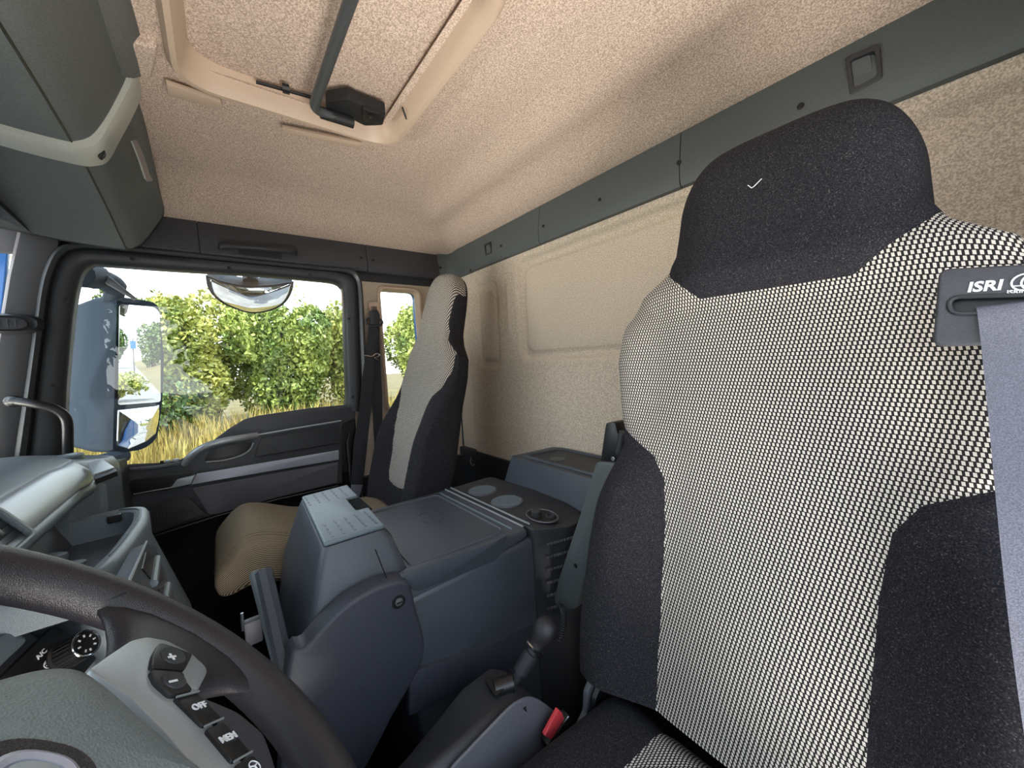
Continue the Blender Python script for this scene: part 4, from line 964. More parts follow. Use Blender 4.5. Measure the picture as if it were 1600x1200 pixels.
# folding table block in front of the lid
tz0 = 0.785
tb0 = [V((-0.01, -0.138, tz0)), V((0.352, -0.155, tz0)), V((0.362, -0.285, tz0)), V((-0.012, -0.268, tz0))]
blk = [V((-0.065, -0.055, 0.45)), V((0.335, -0.06, 0.45)), V((0.36, -0.30, 0.58)), V((-0.075, -0.30, 0.60))]
mid_ = [V((-0.075, -0.09, 0.66)), V((0.345, -0.10, 0.66)), V((0.365, -0.305, 0.66)), V((-0.08, -0.302, 0.665))]
obj('table_block', loft([rnd(blk, 0.02, 4), rnd(mid_, 0.02, 4), rnd([p+V((-0.008 if i in (0, 3) else 0.006, 0.010 if i in (0, 1) else -0.012, -0.020)) for i, p in enumerate(tb0)], 0.018, 4), rnd([p+V((-0.002, 0.003, -0.003)) for p in tb0], 0.016, 4), rnd(tb0, 0.014, 4)]), 'console_blue', cc_, True, 40)
ftop = [V((-0.008, -0.141, tz0)), V((0.350, -0.157, tz0)), V((0.360, -0.282, tz0)), V((0.235, -0.277, tz0)), V((0.235, -0.247, tz0)), V((0.125, -0.243, tz0)), V((0.125, -0.272, tz0)), V((-0.010, -0.266, tz0))]
obj('flap', plate([rnd(ftop, 0.006, 3)], (0, 0, 1), 0.010, 0.004), 'flap_blue', cc_, True, 40)
obj('flap_recess', obox(V((0.18, -0.262, tz0+0.001)), X_, Y_, Z_, 0.108, 0.036, 0.004), 'carpet', cc_)
for grp in ((0.012, 5, 0.021), (0.255, 5, 0.021)):
    for i in range(grp[1]):
        for j in range(4):
            obj('slot', obox(V((grp[0]+0.006+j*0.0245, -0.162-i*0.0225-0.0004*i, tz0+0.0102)), X_, Y_, Z_, 0.0195, 0.0042, 0.0012), 'console_blue', cc_)
obj('block_seam', tube([PX(586, 858, -0.083), PX(604, 903, -0.094)], 0.0012, 6), 'black', cc_)
# rounded side cover with its locking screw
sc_ = [(450, 1047), (478, 1012), (505, 980), (545, 943), (590, 917), (626, 907), (641, 914), (651, 950), (664, 1000), (661, 1035), (648, 1062), (610, 1130), (565, 1215), (500, 1300), (440, 1300)]
scp = spline(XS(sc_, -0.112), 4, True)
obj('side_cover', prism(scp, (0.05, 0, 0), 0.010, 4), 'tunnel_blue', cc_, True, 50)
scr = PX(623, 940, -0.1125)
sk = obj('lock_screw', lathe(scr+V((-0.0005, 0, 0)), (-1, 0, 0), [(0.0135, 0), (0.0135, 0.001), (0.010, 0.0012), (0.009, -0.001), (0, -0.001)], 20), 'black', cc_, True)
obj('screw_head', lathe(scr+V((-0.001, 0, 0)), (-1, 0, 0), [(0.008, 0), (0.008, 0.002), (0, 0.003)], 16), 'steel', sk, True)
obj('screw_slot', obox(scr+V((-0.0045, 0, 0)), Y_, Z_, X_, 0.012, 0.002, 0.001), 'black', sk)
# hinge rails in front of the block
for k, (p, q, m_) in enumerate((((398, 896), (437, 1040), 'dash_blue'), ((412, 893), (448, 1050), 'console_blue'))):
    a, b = PX(*p, 0.16-0.06*k), PX(*q, -0.02-0.03*k)
    obj('support_rail', tube([a, b], 0.011 if k == 0 else 0.016, 8), m_, cc_, True)
obj('rail_block', obox(PX(396, 985, 0.08), Y_, Z_, X_, 0.03, 0.05, 0.02, 0.004), 'mid_grey', cc_, True)
obj('lever_wire', tube([PX(378, 958, 0.12), PX(380, 985, 0.12)], 0.003, 6), 'steel', cc_)
# spiral cable behind the console
hx_ = []
c0, c1 = PX(877, 945, -0.20), PX(868, 1005, -0.22)
for i in range(180):
    t = i/179; c = c0+(c1-c0)*t+V((0, -0.02*math.sin(t*2.5), 0)); a = t*2*math.pi*18
    hx_.append(c+V((0.006*math.cos(a), 0.006*math.sin(a), 0)))
tag(obj('coiled_cable', tube(hx_, 0.0017, 5), 'charcoal', None, True), 'thin black coiled cable hanging beside the console grille', 'cable')

# low box on the rear wall
rb = thing('rear_shelf', (0.15, -0.95, 0.66), 'dark grey moulded shelf box against the rear wall behind the console', 'shelf')
tz2 = 0.782
A_ = [V((0.36, -0.905, tz2)), V((-0.45, -0.905, tz2)), V((-0.45, -1.055, tz2)), V((0.345, -1.055, tz2))]
A_ = [PZ(797, 713, tz2), V((-0.5, PZ(797, 713, tz2).y, tz2)), V((-0.5, -1.055, tz2)), V((PZ(797, 713, tz2).x-0.02, -1.055, tz2))]
Bm = [V((p.x+(0.05 if p.x > 0 else 0), p.y+(0.04 if i < 2 else 0), 0.60)) for i, p in enumerate(A_)]
obj('box', loft([rnd(Bm, 0.02), rnd([p+V((0.004 if p.x > 0 else 0, 0.005, -0.015)) for p in A_], 0.02), rnd(A_, 0.015)]), 'console_blue', rb, True, 40)
cA = sum(A_, V())/4
inn = rnd([cA+(p-cA)*0.86 if False else V((p.x+(-0.05 if p.x > 0 else 0.03), p.y+(-0.03 if i < 2 else 0.018), p.z)) for i, p in enumerate(A_)], 0.02)
obj('tray_rim', tube([p+V((0, 0, 0.002)) for p in inn], 0.007, 8, closed=True), 'console_blue', rb, True)
obj('tray_mat', plate([inn], (0, 0, 1), 0.0015), 'charcoal', rb)
dc = PZ(871, 718, tz2)
obj('embossed_disc', lathe(dc, (0, 0, 1), [(0.028, 0), (0.028, 0.003), (0.0, 0.0035)], 20), 'console_blue', rb, True)
tag(obj('tie_down_hook', tube(spline([PY(736, 715, -1.04), PY(735, 722, -1.03), PY(738, 727, -1.03), PY(741, 726, -1.03)], 4), 0.004, 8), 'mid_grey', None, True), 'small grey hook on the dark lower rear wall', 'hook')

# ================================================================== HANDBRAKE CONSOLE
hbx = thing('handbrake_console', (-0.30, -0.25, 0.2), 'low dark handbrake console with grey side and knobbed lever beside the driver seat', 'handbrake')
HB = -0.345
prof_ = [(640, 1215), (655, 1190), (690, 1130), (725, 1075), (748, 1048), (765, 1040), (790, 1050), (830, 1068), (866, 1105), (890, 1130), (892, 1200), (880, 1300), (640, 1300)]
top_l = [PZ(a, b, z) for a, b, z in ((636, 1210, 0.46), (668, 1140, 0.475), (715, 1080, 0.50), (745, 1047, 0.515), (768, 1038, 0.505), (800, 1052, 0.48))]
# section loft along y: near the seat (x from -0.36 to -0.245)
def hsec(y, zt, xl=-0.352, xr=-0.236):
    zd = 0.075*sm((y+0.37)/0.25)
    return rnd([V((xl-0.004, y, 0.15)), V((xl, y, zt-0.02)), V((xl+0.022, y, zt)), V((xr-0.012, y, zt+0.002-zd)), V((xr, y, zt-0.014-zd)), V((xr+0.008, y, 0.15))], 0.008, 3)
ytab = [(-0.445, 0.36), (-0.437, 0.46), (-0.412, 0.518), (-0.37, 0.546), (-0.31, 0.553), (-0.20, 0.546), (-0.10, 0.53), (0.0, 0.50), (0.06, 0.46)]
obj('housing', loft([hsec(y, z) for y, z in ytab]), 'charcoal', hbx, True, 50)
sdp = [PX(a, b, -0.357) for a, b in ((700, 1210), (735, 1170), (775, 1128), (798, 1105), (815, 1094), (832, 1090), (852, 1100), (872, 1118), (885, 1140), (885, 1240), (700, 1240))]
obj('side_panel', prism(spline(sdp, 3, True), (0.006, 0, 0), 0.003), 'mid_grey', hbx, True, 50)
obj('side_arrow', prism([PX(821, 1103, -0.3575), PX(823, 1112, -0.3575), PX(817, 1107, -0.3575)], (-0.001, 0, 0)), 'black', hbx)
wl = ZS([(756, 1062), (785, 1052), (806, 1060), (775, 1092)], 0.553)
obj('lever_slot', prism(rnd(wl, 0.008), (0, 0, 0.004), 0.001), 'black', hbx)
obj('slot_drum', tube([PZ(772, 1078, 0.548), PZ(800, 1068, 0.548)], 0.016, 16), 'black', hbx, True)
lk = thing('gear_lever', PZ(806, 1062, 0.53), 'short black lever with rounded knob standing behind the handbrake console', 'lever')
la, lb = PZ(806, 1062, 0.53), PP(852, 985, V((0, -0.47, 0.5)), Y_)
ld = (lb-la).normalized(); LL = (lb-la).length
obj('shaft', lathe(la-ld*0.01, ld, [(0.009, 0), (0.009, LL*0.22), (0.0145, LL*0.24), (0.0155, LL*0.62), (0.012, LL*0.64), (0.012, LL*0.7)], 16), 'charcoal', lk, True)
obj('collar', lathe(la+ld*LL*0.62, ld, [(0.012, 0), (0.021, 0.001), (0.022, 0.004), (0.020, 0.006), (0.012, 0.007)], 20), 'chrome', lk, True)
obj('knob', lathe(la+ld*LL*0.66, ld, [(0.013, 0), (0.016, 0.008), (0.022, 0.022), (0.0245, 0.034), (0.023, 0.046), (0.017, 0.055), (0.008, 0.059), (0, 0.060)], 22), 'leather', lk, True)
# belt buckle with the red button
bc = PX(872, 1132, -0.372); bd = (PX(888, 1108, -0.372)-PX(853, 1157, -0.372)).normalized()
bv_ = X_.cross(bd).normalized()
bu = thing('belt_buckle', bc-V((0, 0, 0.06)), 'black seat belt buckle with red push button beside the driver cushion', 'buckle')
obj('casing', obox(bc+bv_*-0.010 if False else bc-Z_*0.02, bd, bv_, X_, 0.060, 0.050, 0.020, 0.005), 'black', bu, True, 40)
obj('push_button', prism(rnd(XS([(851, 1150), (873, 1109), (879, 1114), (882, 1124), (862, 1156), (856, 1153)], -0.3835), 0.002), (0.008, 0, 0), 0.0015), 'red', bu, True, 40)
obj('metal_edge', tube(XS([(865, 1153), (888, 1119)], -0.3835), 0.0016, 6), 'chrome', bu)

# ================================================================== STEERING WHEEL
WC = V((-0.526, 0.105, 0.925)); ta = math.radians(46)
wu = V((1, 0, 0)); wv = V((0, math.cos(ta), math.sin(ta))); wn_ = wu.cross(wv)
sw_ = thing('steering_wheel', WC-wn_*0.08, 'black leather steering wheel with grey airbag pad and buttons, bottom left', 'steering wheel')
def L(a, b, h=0.0): return WC+wu*a+wv*b+wn_*h
def WP(px, py, h): return PP(px, py, WC+wn_*h, wn_)
RR = 0.233
obj('rim', tube([L(RR*math.cos(t), RR*math.sin(t)) for t in [2*math.pi*i/96 for i in range(96)]], 0.0205, 20, closed=True, up=wn_, flat=1.05), 'leather', sw_, True, None)
# two upper and two lower spokes that flare into the rim
def spoke(a0, span, r_in, w_in, h_in):
    rows = []
    for t in [i/10 for i in range(11)]:
        r = r_in+(RR-0.012-r_in)*t; fl = span*(0.50+0.50*t**2.6); w_ = r*fl; hh = 0.011+0.006*math.sin(math.pi*t); z0 = h_in*max(0, 1-t*1.1)
        ring = []
        for k in range(16):
            ph = 2*math.pi*k/16; ww = math.copysign(abs(math.cos(ph))**0.7, math.cos(ph))*fl; z = math.sin(ph)*hh+z0
            aa = a0+ww; ring.append(L(r*math.cos(aa), r*math.sin(aa), z))
        rows.append(ring)
    return obj('spoke', loft(rows), 'leather', sw_, True, 60)
for a, s_ in ((-21, 25), (201, 25), (-90, 20)): spoke(math.radians(a), math.radians(s_), 0.10, 0.03, -0.012)
# hub pad
pad2 = [(0.020, 0.072), (0.048, 0.050), (0.070, 0.030), (0.078, 0.010), (0.066, -0.012), (0.045, -0.038), (0.020, -0.070), (0.002, -0.095)]
padL = [(x, y) for x, y in pad2] + [(-x, y) for x, y in pad2[::-1]]
def ring_(s, h, dx=0.0): return spline([L(x*s, y*s+dx, h) for x, y in padL], 4, True)
obj('airbag_pad', loft([ring_(1.02, -0.03), ring_(1.05, 0.006), ring_(1.0, 0.018), ring_(0.93, 0.026), ring_(0.72, 0.031), ring_(0.4, 0.034), ring_(0.1, 0.035)]), 'pad', sw_, True, 40)
# emblem in the hub
ec = WP(34, 1248, 0.034); 
er = lambda r, h: [ec+wu*(r*math.copysign(abs(math.cos(t))**0.8, math.cos(t)))+wv*(0.9*r*math.copysign(abs(math.sin(t))**0.8, math.sin(t)))+wn_*h for t in [2*math.pi*i/36 for i in range(36)]]
eb = obj('emblem_recess', loft([er(0.034, -0.004), er(0.033, 0.0015), er(0.030, 0.001)]), 'leather', sw_, True)
obj('emblem_ring', loft([er(0.0225, 0.0), er(0.0225, 0.004), er(0.020, 0.005), er(0.017, 0.004), er(0.0165, 0.002)]), 'silver_strip', eb, True)
obj('emblem_plate', loft([er(0.0163, 0.002), er(0.0155, 0.0042), er(0.010, 0.0045)]), 'silver', eb, True)
# silver spoke trims with the button banks
tr_px = [(139, 1046), (172, 1022), (205, 1000), (230, 994), (262, 1000), (300, 1020), (322, 1040), (325, 1049), (311, 1077), (290, 1070), (300, 1095), (340, 1140), (395, 1212), (372, 1216), (320, 1216), (255, 1140), (200, 1085)]
tp = [WP(a, b, 0.014) for a, b in tr_px]
obj('silver_trim', prism(rnd(tp, 0.004, 3), -wn_*0.022, 0.003, 2), 'silver', sw_, True, 40)
mp = [WC+wu*(-(p-WC).dot(wu))+wv*(p-WC).dot(wv)+wn_*0.014 for p in tp]
obj('silver_trim', prism(rnd(mp, 0.004, 3), -wn_*0.022, 0.003, 2), 'silver', sw_, True, 40)
bkp = [WP(a, b, 0.010) for a, b in ((285, 1078), (330, 1094), (372, 1112), (412, 1145), (425, 1180), (440, 1230), (360, 1230), (330, 1150))]
obj('button_backing', prism(rnd(bkp, 0.006, 3), -wn_*0.02, 0.003), 'dark_grey', sw_, True, 40)
def button(px, m='black', h=0.0175, r=0.003): return obj('button', prism(rnd([WP(a, b, h) for a, b in px], r, 3), -wn_*0.006, 0.001), m, sw_, True, 40)
b1 = button([(250, 1003), (275, 1011), (302, 1021), (289, 1047), (236, 1042), (240, 1020)], 'black', 0.0175, 0.004)
b2 = button([(235, 1045), (288, 1050), (290, 1062), (303, 1078), (268, 1086), (243, 1064)], 'rubber', 0.0175, 0.004)
b3 = button([(272, 1089), (306, 1080), (348, 1122), (318, 1134)], 'black', 0.0165)
b4 = button([(321, 1139), (350, 1127), (392, 1174), (364, 1190)], 'black', 0.0165)
b5 = button([(367, 1195), (396, 1179), (432, 1225), (400, 1240)], 'black', 0.0165)
for c, r in ((WP(270, 1025, 0.0176), 0.0115), (WP(272, 1063, 0.0176), 0.0105)):
    obj('dish', lathe(c, wn_, [(r, 0), (r*0.95, 0.0008), (r*0.75, 0.0006), (0, 0.0002)], 20), 'charcoal', b1, True)
for p, q in (((311, 1080), (276, 1089)), ((349, 1122), (320, 1135)), ((394, 1174), (366, 1190))):
    obj('divider', tube([WP(*p, 0.0178), WP(*q, 0.0178)], 0.0009, 6), 'silver', sw_)
tdir = (WP(326, 1100, 0.018)-WP(300, 1108, 0.018)).normalized()
def wtext(s, px, py, size, par, h=0.0186): return text(s, WP(px, py, h), tdir, wn_, size, par, 'white_ink')
def plus(px, py, par, v=True):
    c = WP(px, py, 0.0188); b = wn_.cross(tdir)
    pcs = [obox(c, tdir, b, wn_, 0.008, 0.0019, 0.0006)]
    if v: pcs.append(obox(c, tdir, b, wn_, 0.0019, 0.008, 0.0006))
    obj('plus_sign' if v else 'minus_sign', merge(*pcs), 'white_ink', par)
plus(269, 1026, b1); plus(271, 1064, b2, False)
wtext('OFF', 312, 1103, 0.0085, b3, 0.0170); wtext('MEM', 357, 1152, 0.0085, b4, 0.0170)
ic = WP(398, 1197, 0.0168); ib = wn_.cross(tdir)
obj('wheel_symbol', merge(tube([ic+(tdir*math.cos(a)+ib*math.sin(a))*0.0048 for a in [2*math.pi*i/20 for i in range(20)]], 0.0005, 5, closed=True), *[tube([ic, ic+(tdir*math.cos(a)+ib*math.sin(a))*0.0048], 0.0006, 5) for a in (0.3, 2.84, -1.57)]), 'white_ink', b5)
obj('column', tube([L(0, 0, -0.02), L(0, 0, -0.20)], 0.035, 16), 'charcoal', sw_, True)
# ================================================================== MIRRORS OUTSIDE THE PASSENGER WINDOW
em_ = thing('wing_mirror', (1.33, 0.33, 0.80), 'tall dark wing mirror with two stacked mirror glasses outside the passenger window', 'mirror')
mn = V((-0.655, -0.752, -0.035)).normalized(); mw = V((0.752, -0.655, 0.0)).normalized()
mo = PX(217, 590, 1.33)
def MP(px, py, h=0.0): return PP(px, py, mo+mn*h, mn)
oc_px = [(186, 466), (200, 463), (238, 468), (250, 476), (254, 500), (255, 600), (250, 655), (240, 690), (226, 701), (196, 706), (182, 700), (178, 690), (180, 600)]
front = rnd([MP(a, b) for a, b in [(183, 463), (248, 473), (256, 560), (254, 620), (246, 686), (222, 704), (176, 706)]], [0.02, 0.04, 0.0, 0.0, 0.05, 0.04, 0.02], 4)
fc = sum(front, V())/len(front)
def inset(L, s, d): return [fc+(p-fc)*s-mn*d for p in L]
back = [inset(front, 1.0, 0.0), inset(front, 1.015, 0.03), inset(front, 1.0, 0.10), inset(front, 0.92, 0.20), inset(front, 0.75, 0.245), inset(front, 0.4, 0.26)]
obj('housing', loft([inset(front, 0.965, -0.002)]+back), 'mirror_shell', em_, True, 50)
g1 = [MP(a, b, 0.004) for a, b in ((186, 475), (240, 480), (248, 488), (250, 520), (250, 628), (183, 633))]
g2 = [MP(a, b, 0.004) for a, b in ((183, 640), (248, 633), (247, 655), (242, 678), (228, 690), (200, 702), (181, 697))]
obj('main_glass', plate([rnd(g1, 0.012, 4)], mn, 0.003), 'mirror', em_)
# convex wide angle glass
gc = sum(g2, V())/len(g2); g2r = spline([q for p in [rnd(g2, 0.012, 4)] for q in p], 4, True); rings = []
for s in [1-k/16 for k in range(16)]+[0.01]: rings.append([gc+(p-gc)*s+mn*(0.003+0.013*(1-s*s)) for p in g2r])
obj('wide_angle_glass', loft(rings), 'mirror', em_, True, None)
obj('seam_line', tube([MP(150, 463, -0.12), MP(149, 700, -0.12)], 0.003, 6), 'black', em_)
# carrying arm from the roof corner, lower arm by the sill
ar1 = [V((1.06, 0.47, 1.56)), V((1.20, 0.44, 1.545)), V((1.36, 0.40, 1.52))]
a1_ = [PX(122, 428, 1.10), PX(150, 433, 1.20), PX(178, 448, 1.28), PX(176, 470, 1.33)]
obj('upper_arm', tube(spline(a1_, 5), [0.045]*6+[0.038]*5+[0.03]*5, 12), 'mirror_shell', em_, True)
obj('rain_gutter_bracket', prism([PX(156, 428, 1.16), PX(162, 441, 1.16), PX(208, 468, 1.16), PX(214, 466, 1.16), PX(166, 428, 1.16)], (0.02, 0, 0), 0.003), 'mid_grey', em_, True, 40)
obj('lower_arm', tube(spline([PX(190, 712, 1.30), PX(160, 722, 1.20), PX(120, 728, 1.10)], 4), 0.03, 10), 'mirror_shell', em_, True)
# ramp mirror above the window
km = thing('kerb_mirror', PX(392, 440, 1.22), 'wide shallow convex kerb mirror hanging above the passenger window outside', 'mirror')
kt = [(323, 431), (345, 440), (385, 447), (425, 446), (458, 441)]; kb = [(323, 431), (328, 452), (342, 468), (362, 479), (392, 488), (422, 484), (442, 474), (453, 459), (458, 441)]
kn_ = V((-0.62, -0.03, -0.78)).normalized(); ko = PX(392, 465, 1.22)
KP = lambda a, b, h=0.0: PP(a, b, ko+kn_*h, kn_)
kl = spline([KP(*p) for p in kt], 4)[:-1] + spline([KP(*p) for p in kb[::-1]], 4)[:-1]
kc_ = sum(kl, V())/len(kl)
obj('glass', loft([[kc_+(p-kc_)*s+kn_*(0.004+0.02*(1-s*s)) for p in kl] for s in [0.97-k*0.06 for k in range(16)]+[0.02]]), 'mirror', km, True, None)
obj('rim', tube(kl, 0.005, 8, closed=True), 'black', km, True)
obj('shell', loft([[kc_+(p-kc_)*1.0 for p in kl], [kc_+(p-kc_)*0.98-kn_*0.02 for p in kl], [kc_+(p-kc_)*0.75-kn_*0.07 for p in kl], [kc_+(p-kc_)*0.3-kn_*0.09 for p in kl]]), 'rubber', km, True, 50)
obj('arm', tube(spline([KP(392, 440, -0.03), PX(390, 425, 1.22)+V((0, 0, 0.03)), PX(385, 400, 1.12), PX(384, 392, 1.05)], 4), 0.03, 10), 'rubber', km, True)

# ================================================================== OUTSIDE
gz = -1.25
gd = obj('ground_road', box((-40, -120, gz-0.2), (2.9, 60, gz)), 'asphalt'); gd['kind'] = 'structure'
for k, (x0, y0, r0, a0, a1) in enumerate(((5.0, -9.0, 3.6, 2.3, 3.9), (5.2, -9.5, 4.3, 2.2, 3.8), (-2.0, -12.0, 4.2, -0.9, 0.6), (6.5, -14.0, 5.0, 2.5, 3.6), (3.0, -6.0, 2.3, 2.6, 4.6))):
    L_, R_ = [], []
    for j in range(20):
        a = a0+(a1-a0)*j/19; L_.append(V((x0+r0*math.cos(a), y0+r0*math.sin(a), gz+0.002))); R_.append(V((x0+(r0+0.14)*math.cos(a), y0+(r0+0.14)*math.sin(a), gz+0.002)))
    obj('tyre_mark', ribbon(L_, R_, 0.002, Z_), 'rubber', gd)
# grassy bank beside the road
bx = [2.8, 3.4, 4.2, 5.2, 6.2, 7.5, 9.0, 14.0, 40.0]; bz = [gz, gz+0.12, -0.85, -0.42, -0.10, 0.10, 0.18, 0.2, 0.2]
byy = [-120, -80, -50, -30, -20, -14, -10, -6, -3, 0, 3, 6, 10, 16, 30]
bk_ = obj('ground_bank', grid([[V((x+(0.15*math.sin(y*1.3) if 0 < i < 8 else 0), y, z)) for i, (x, z) in enumerate(zip(bx, bz))] for y in byy]), 'soil', smooth=True, angle=None); bk_['kind'] = 'structure'
def bank_z(x): return lerp(x, list(zip(bx, bz)))
# dry grass blades
rg = random.Random(3); vs, fs = [], []
def blade(x, y, h, wd):
    z = bank_z(x); a = rg.uniform(0, 6.28); lx, ly = rg.uniform(-0.25, 0.25)*h, rg.uniform(-0.25, 0.25)*h
    dx, dy = math.cos(a)*wd, math.sin(a)*wd; k = len(vs)
    vs.extend([V((x-dx, y-dy, z-0.03)), V((x+dx, y+dy, z-0.03)), V((x+lx*0.4+dx*0.7, y+ly*0.4+dy*0.7, z+h*0.6)), V((x+lx*0.4-dx*0.7, y+ly*0.4-dy*0.7, z+h*0.6)), V((x+lx, y+ly, z+h))])
    fs.append((k, k+1, k+2, k+3)); fs.append((k+3, k+2, k+4))
for i in range(26000):
    y = rg.uniform(-8, 10) if i < 21000 else rg.uniform(-45, -8)
    x = rg.triangular(3.6, 8.2, 7.0); blade(x, y, rg.uniform(0.18, 0.50), rg.uniform(0.006, 0.014))
gr = obj('dry_grass', (vs, fs), 'straw', origin=(6, 0, 0)); tag(gr, 'tall dry yellow grass growing on the bank before the hedge', 'grass', kind='stuff')
# hedge: bushes side by side, each with its own foliage and stems
def bush(name, x, y, z, rx, ry, h, nleaf, seed, label, m, group, lsz=0.055, cat='bush', sparse=True, trunk=0.25):
    r = random.Random(seed); t = thing(name, (x, y, z), label, cat, group)
    vs, fs = [], []
    lobes = [(r.uniform(-0.55, 0.55)*rx, r.uniform(-0.6, 0.6)*ry, r.uniform(0.25, 0.78)*h, r.uniform(0.32, 0.55)) for _ in range(12)]
    for _ in range(nleaf):
        lx, ly, lz, lr = r.choice(lobes)
        d = V((r.gauss(0, 1), r.gauss(0, 1), r.gauss(0, 1))).normalized(); q = r.uniform(0.5, 1.0)**0.4
        p = V((x+lx+d.x*lr*rx*q, y+ly+d.y*lr*ry*q, z+max(0.03, lz+d.z*lr*h*0.62*q)))
        a = V((r.gauss(0, 1), r.gauss(0, 1), r.gauss(0, 0.6))).normalized(); b = a.orthogonal().normalized()
        b = (b*math.cos(r.uniform(0, 6.28))+a.cross(b)*math.sin(r.uniform(0, 6.28))).normalized(); c = a.cross(b)
        s = lsz*0.92*r.uniform(0.6, 1.3); k = len(vs)
        vs.extend([p-b*s, p+c*s*0.5, p+b*s, p-c*s*0.5+a*s*0.1]); fs.append((k, k+1, k+2, k+3))
    tw, tl = [], []
    if sparse:
        for _ in range(7):                                   # upright shoots above the crown
            x0, y0 = x+r.uniform(-0.5, 0.5)*rx, y+r.uniform(-0.8, 0.8)*ry; hh = r.uniform(0.20, 0.42)*h; lean = V((r.uniform(-0.2, 0.2), r.uniform(-0.2, 0.2), 1))
            p0 = V((x0, y0, z+h*0.70)); tw.append(tube([p0, p0+lean*hh*0.5, p0+lean*hh], [0.012, 0.008, 0.003], 4))
            for _ in range(46):
                p = p0+lean*hh*r.uniform(0.0, 1.0)+V((r.gauss(0, 0.06), r.gauss(0, 0.06), r.gauss(0, 0.03)))
                a = V((r.gauss(0, 1), r.gauss(0, 1), r.gauss(0, 1))).normalized(); b = a.orthogonal().normalized(); c = a.cross(b); s = lsz*r.uniform(0.5, 1.0); k = len(vs)
                vs.extend([p-b*s, p+c*s*0.5, p+b*s, p-c*s*0.5]); fs.append((k, k+1, k+2, k+3))
    for _ in range(5):
        a = r.uniform(0, 6.28); tw.append(tube([V((x+0.1*math.cos(a), y+0.1*math.sin(a), z-0.05)), V((x+0.3*rx*math.cos(a), y+0.3*ry*math.sin(a), z+0.4*h)), V((x+0.5*rx*math.cos(a), y+0.5*ry*math.sin(a), z+0.75*h))], [0.03, 0.02, 0.01], 5))
    f = obj('foliage', (vs, fs), m, t); f['kind'] = 'stuff'
    obj('stems', merge(*tw), 'bark', t)
    return t
HL = [('tall green hedge bush seen left of the wing mirror through the door window', 6.6, 3.0, 'leaf_yellow'),
      ('dense green hedge bush directly behind the wing mirror', 4.6, 2.9, 'leaf'),
      ('hedge bush with thin shoots rising beside the tall mirror glass', 3.1, 3.05, 'leaf'),
      ('broad leafy hedge bush under the kerb mirror outside', 1.5, 2.85, 'leaf'),
      ('yellowish hedge bush in the middle of the door window', 0.2, 2.7, 'leaf_yellow'),
      ('bright hedge bush at the right end of the door window', -1.1, 2.75, 'leaf'),
      ('hedge bush seen through the narrow quarter window', -2.5, 2.6, 'leaf_yellow'),
      ('hedge bush far back past the quarter window', -4.4, 2.6, 'leaf')]
for i, (lb_, y, h, m) in enumerate(HL):
    x = 8.6+0.25*math.sin(i*2.3); bush('hedge_bush', x, y, bank_z(x)-0.05, 1.25, 1.15, h*0.95, 21000, 20+i, lb_, m, 'hedge beside the road')
# lower scrub at the hedge foot
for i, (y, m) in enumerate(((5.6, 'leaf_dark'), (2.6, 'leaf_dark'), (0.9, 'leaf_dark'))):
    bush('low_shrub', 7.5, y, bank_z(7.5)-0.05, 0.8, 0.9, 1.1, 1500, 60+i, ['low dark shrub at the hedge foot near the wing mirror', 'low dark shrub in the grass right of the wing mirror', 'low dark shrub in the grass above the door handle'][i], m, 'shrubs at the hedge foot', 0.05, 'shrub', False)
# what the mirrors look back on
for i, (x, y, h, m) in enumerate(((9.5, -12, 3.0, 'leaf'), (9.8, -20, 3.2, 'leaf_yellow'), (10.2, -30, 3.5, 'leaf'))):
    bush('roadside_bush', x, y, 0.0, 2.2, 4.0, h, 2600, 80+i, ['nearest roadside bush behind the truck, seen in the mirror', 'middle roadside bush behind the truck, seen in the mirror', 'farthest roadside bush behind the truck, seen in the mirror'][i], m, 'bushes along the road behind', 0.16, 'bush', False)
for i, (x, y, h, rx) in enumerate(((4.3, -70, 7.2, 2.0), (0.3, -75, 6.0, 1.9), (-3.2, -72, 6.5, 2.2))):
    bush('roadside_tree', x, y, gz, rx, rx, h, 3600, 90+i, ['big rounded tree beside the road, seen small in the main mirror glass', 'tree at the road bend left of the big tree in the mirror', 'tree farthest left in the mirror view'][i], 'leaf_dark', 'trees at the bend behind', 0.24, 'tree', False)
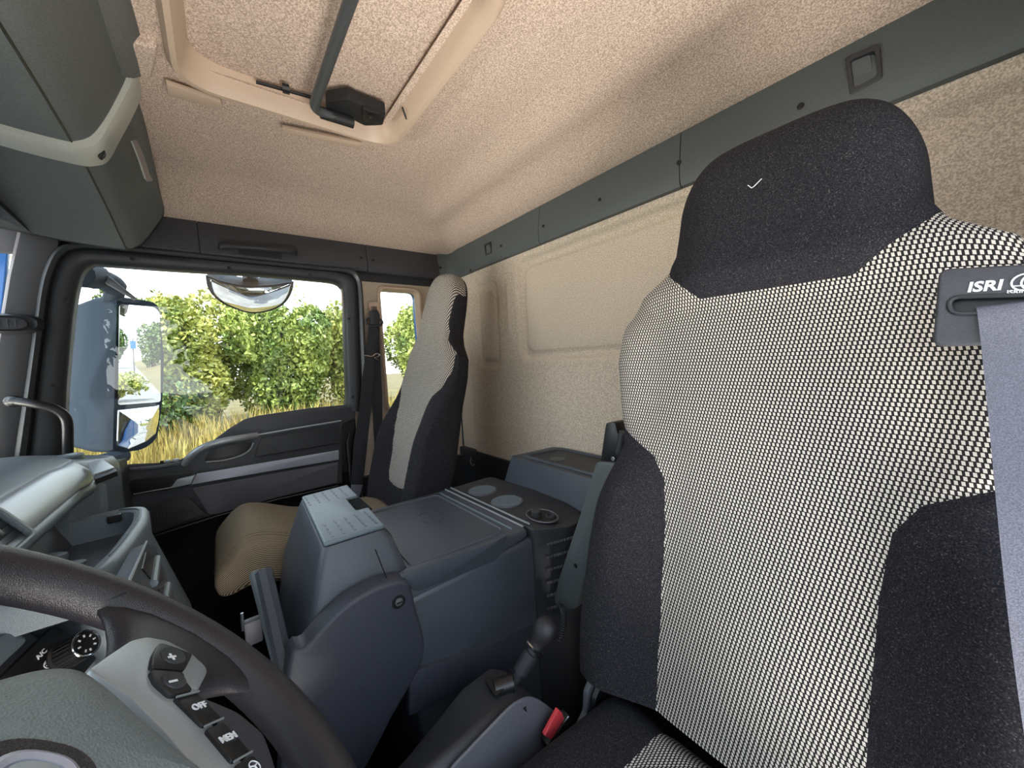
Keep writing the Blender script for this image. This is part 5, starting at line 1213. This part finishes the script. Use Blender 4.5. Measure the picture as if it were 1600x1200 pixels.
bush('low_shrub', 0.9, -24, gz, 1.3, 1.0, 1.5, 1500, 70, 'low yellow shrub on the traffic island behind, seen in the mirror', 'leaf_yellow', 'shrubs at the hedge foot' if False else None, 0.10, 'shrub', False)  # island
sg = thing('road_sign', (2.0, -44, gz), 'blue road sign on a grey post, seen small in the mirror', 'sign')
obj('post', tube([V((2.0, -44, gz)), V((2.0, -44, gz+3.6))], 0.05, 8), 'mid_grey', sg, True)
obj('sign_plate', box((1.82, -43.95, gz+2.7), (2.2, -43.9, gz+3.4), 0.02), 'sign_blue', sg)
tr = thing('parked_van', (-0.1, -38, gz), 'pale van parked beside the road, seen small in the mirror', 'van')
obj('body', box((-1.1, -42, gz+0.4), (0.9, -37, gz+2.6), 0.2, 3), 'white_paint', tr, True, 40)
obj('windscreen', box((-0.9, -37.02, gz+1.5), (0.7, -36.97, gz+2.3), 0.01), 'black', tr)
for xx in (-1.0, 0.8):
    for yy in (-41, -38): obj('wheel', lathe(V((xx, yy, gz+0.4)), X_, [(0.38, -0.12), (0.40, -0.08), (0.40, 0.08), (0.38, 0.12)], 16), 'rubber', tr, True)
lp_ = thing('street_lamp', (4.2, -30, gz), 'thin street lamp with a bent arm, seen small in the mirror', 'street lamp')
obj('pole', tube([V((4.2, -30, gz)), V((4.2, -30, gz+8.5)), V((3.2, -30, gz+8.9))], 0.07, 8), 'mid_grey', lp_, True)
obj('lamp_head', box((2.4, -30.12, gz+8.82), (3.2, -29.88, gz+8.96), 0.03), 'mid_grey', lp_)

# trees on the driver's side of the road: seen only as dark reflections in the door glass
for i, (x, y, h) in enumerate(((-11.5, 7.5, 6.5), (-12.0, 2.5, 6.2), (-11.8, -2.5, 6.8), (-12.2, -7.5, 6.0))):
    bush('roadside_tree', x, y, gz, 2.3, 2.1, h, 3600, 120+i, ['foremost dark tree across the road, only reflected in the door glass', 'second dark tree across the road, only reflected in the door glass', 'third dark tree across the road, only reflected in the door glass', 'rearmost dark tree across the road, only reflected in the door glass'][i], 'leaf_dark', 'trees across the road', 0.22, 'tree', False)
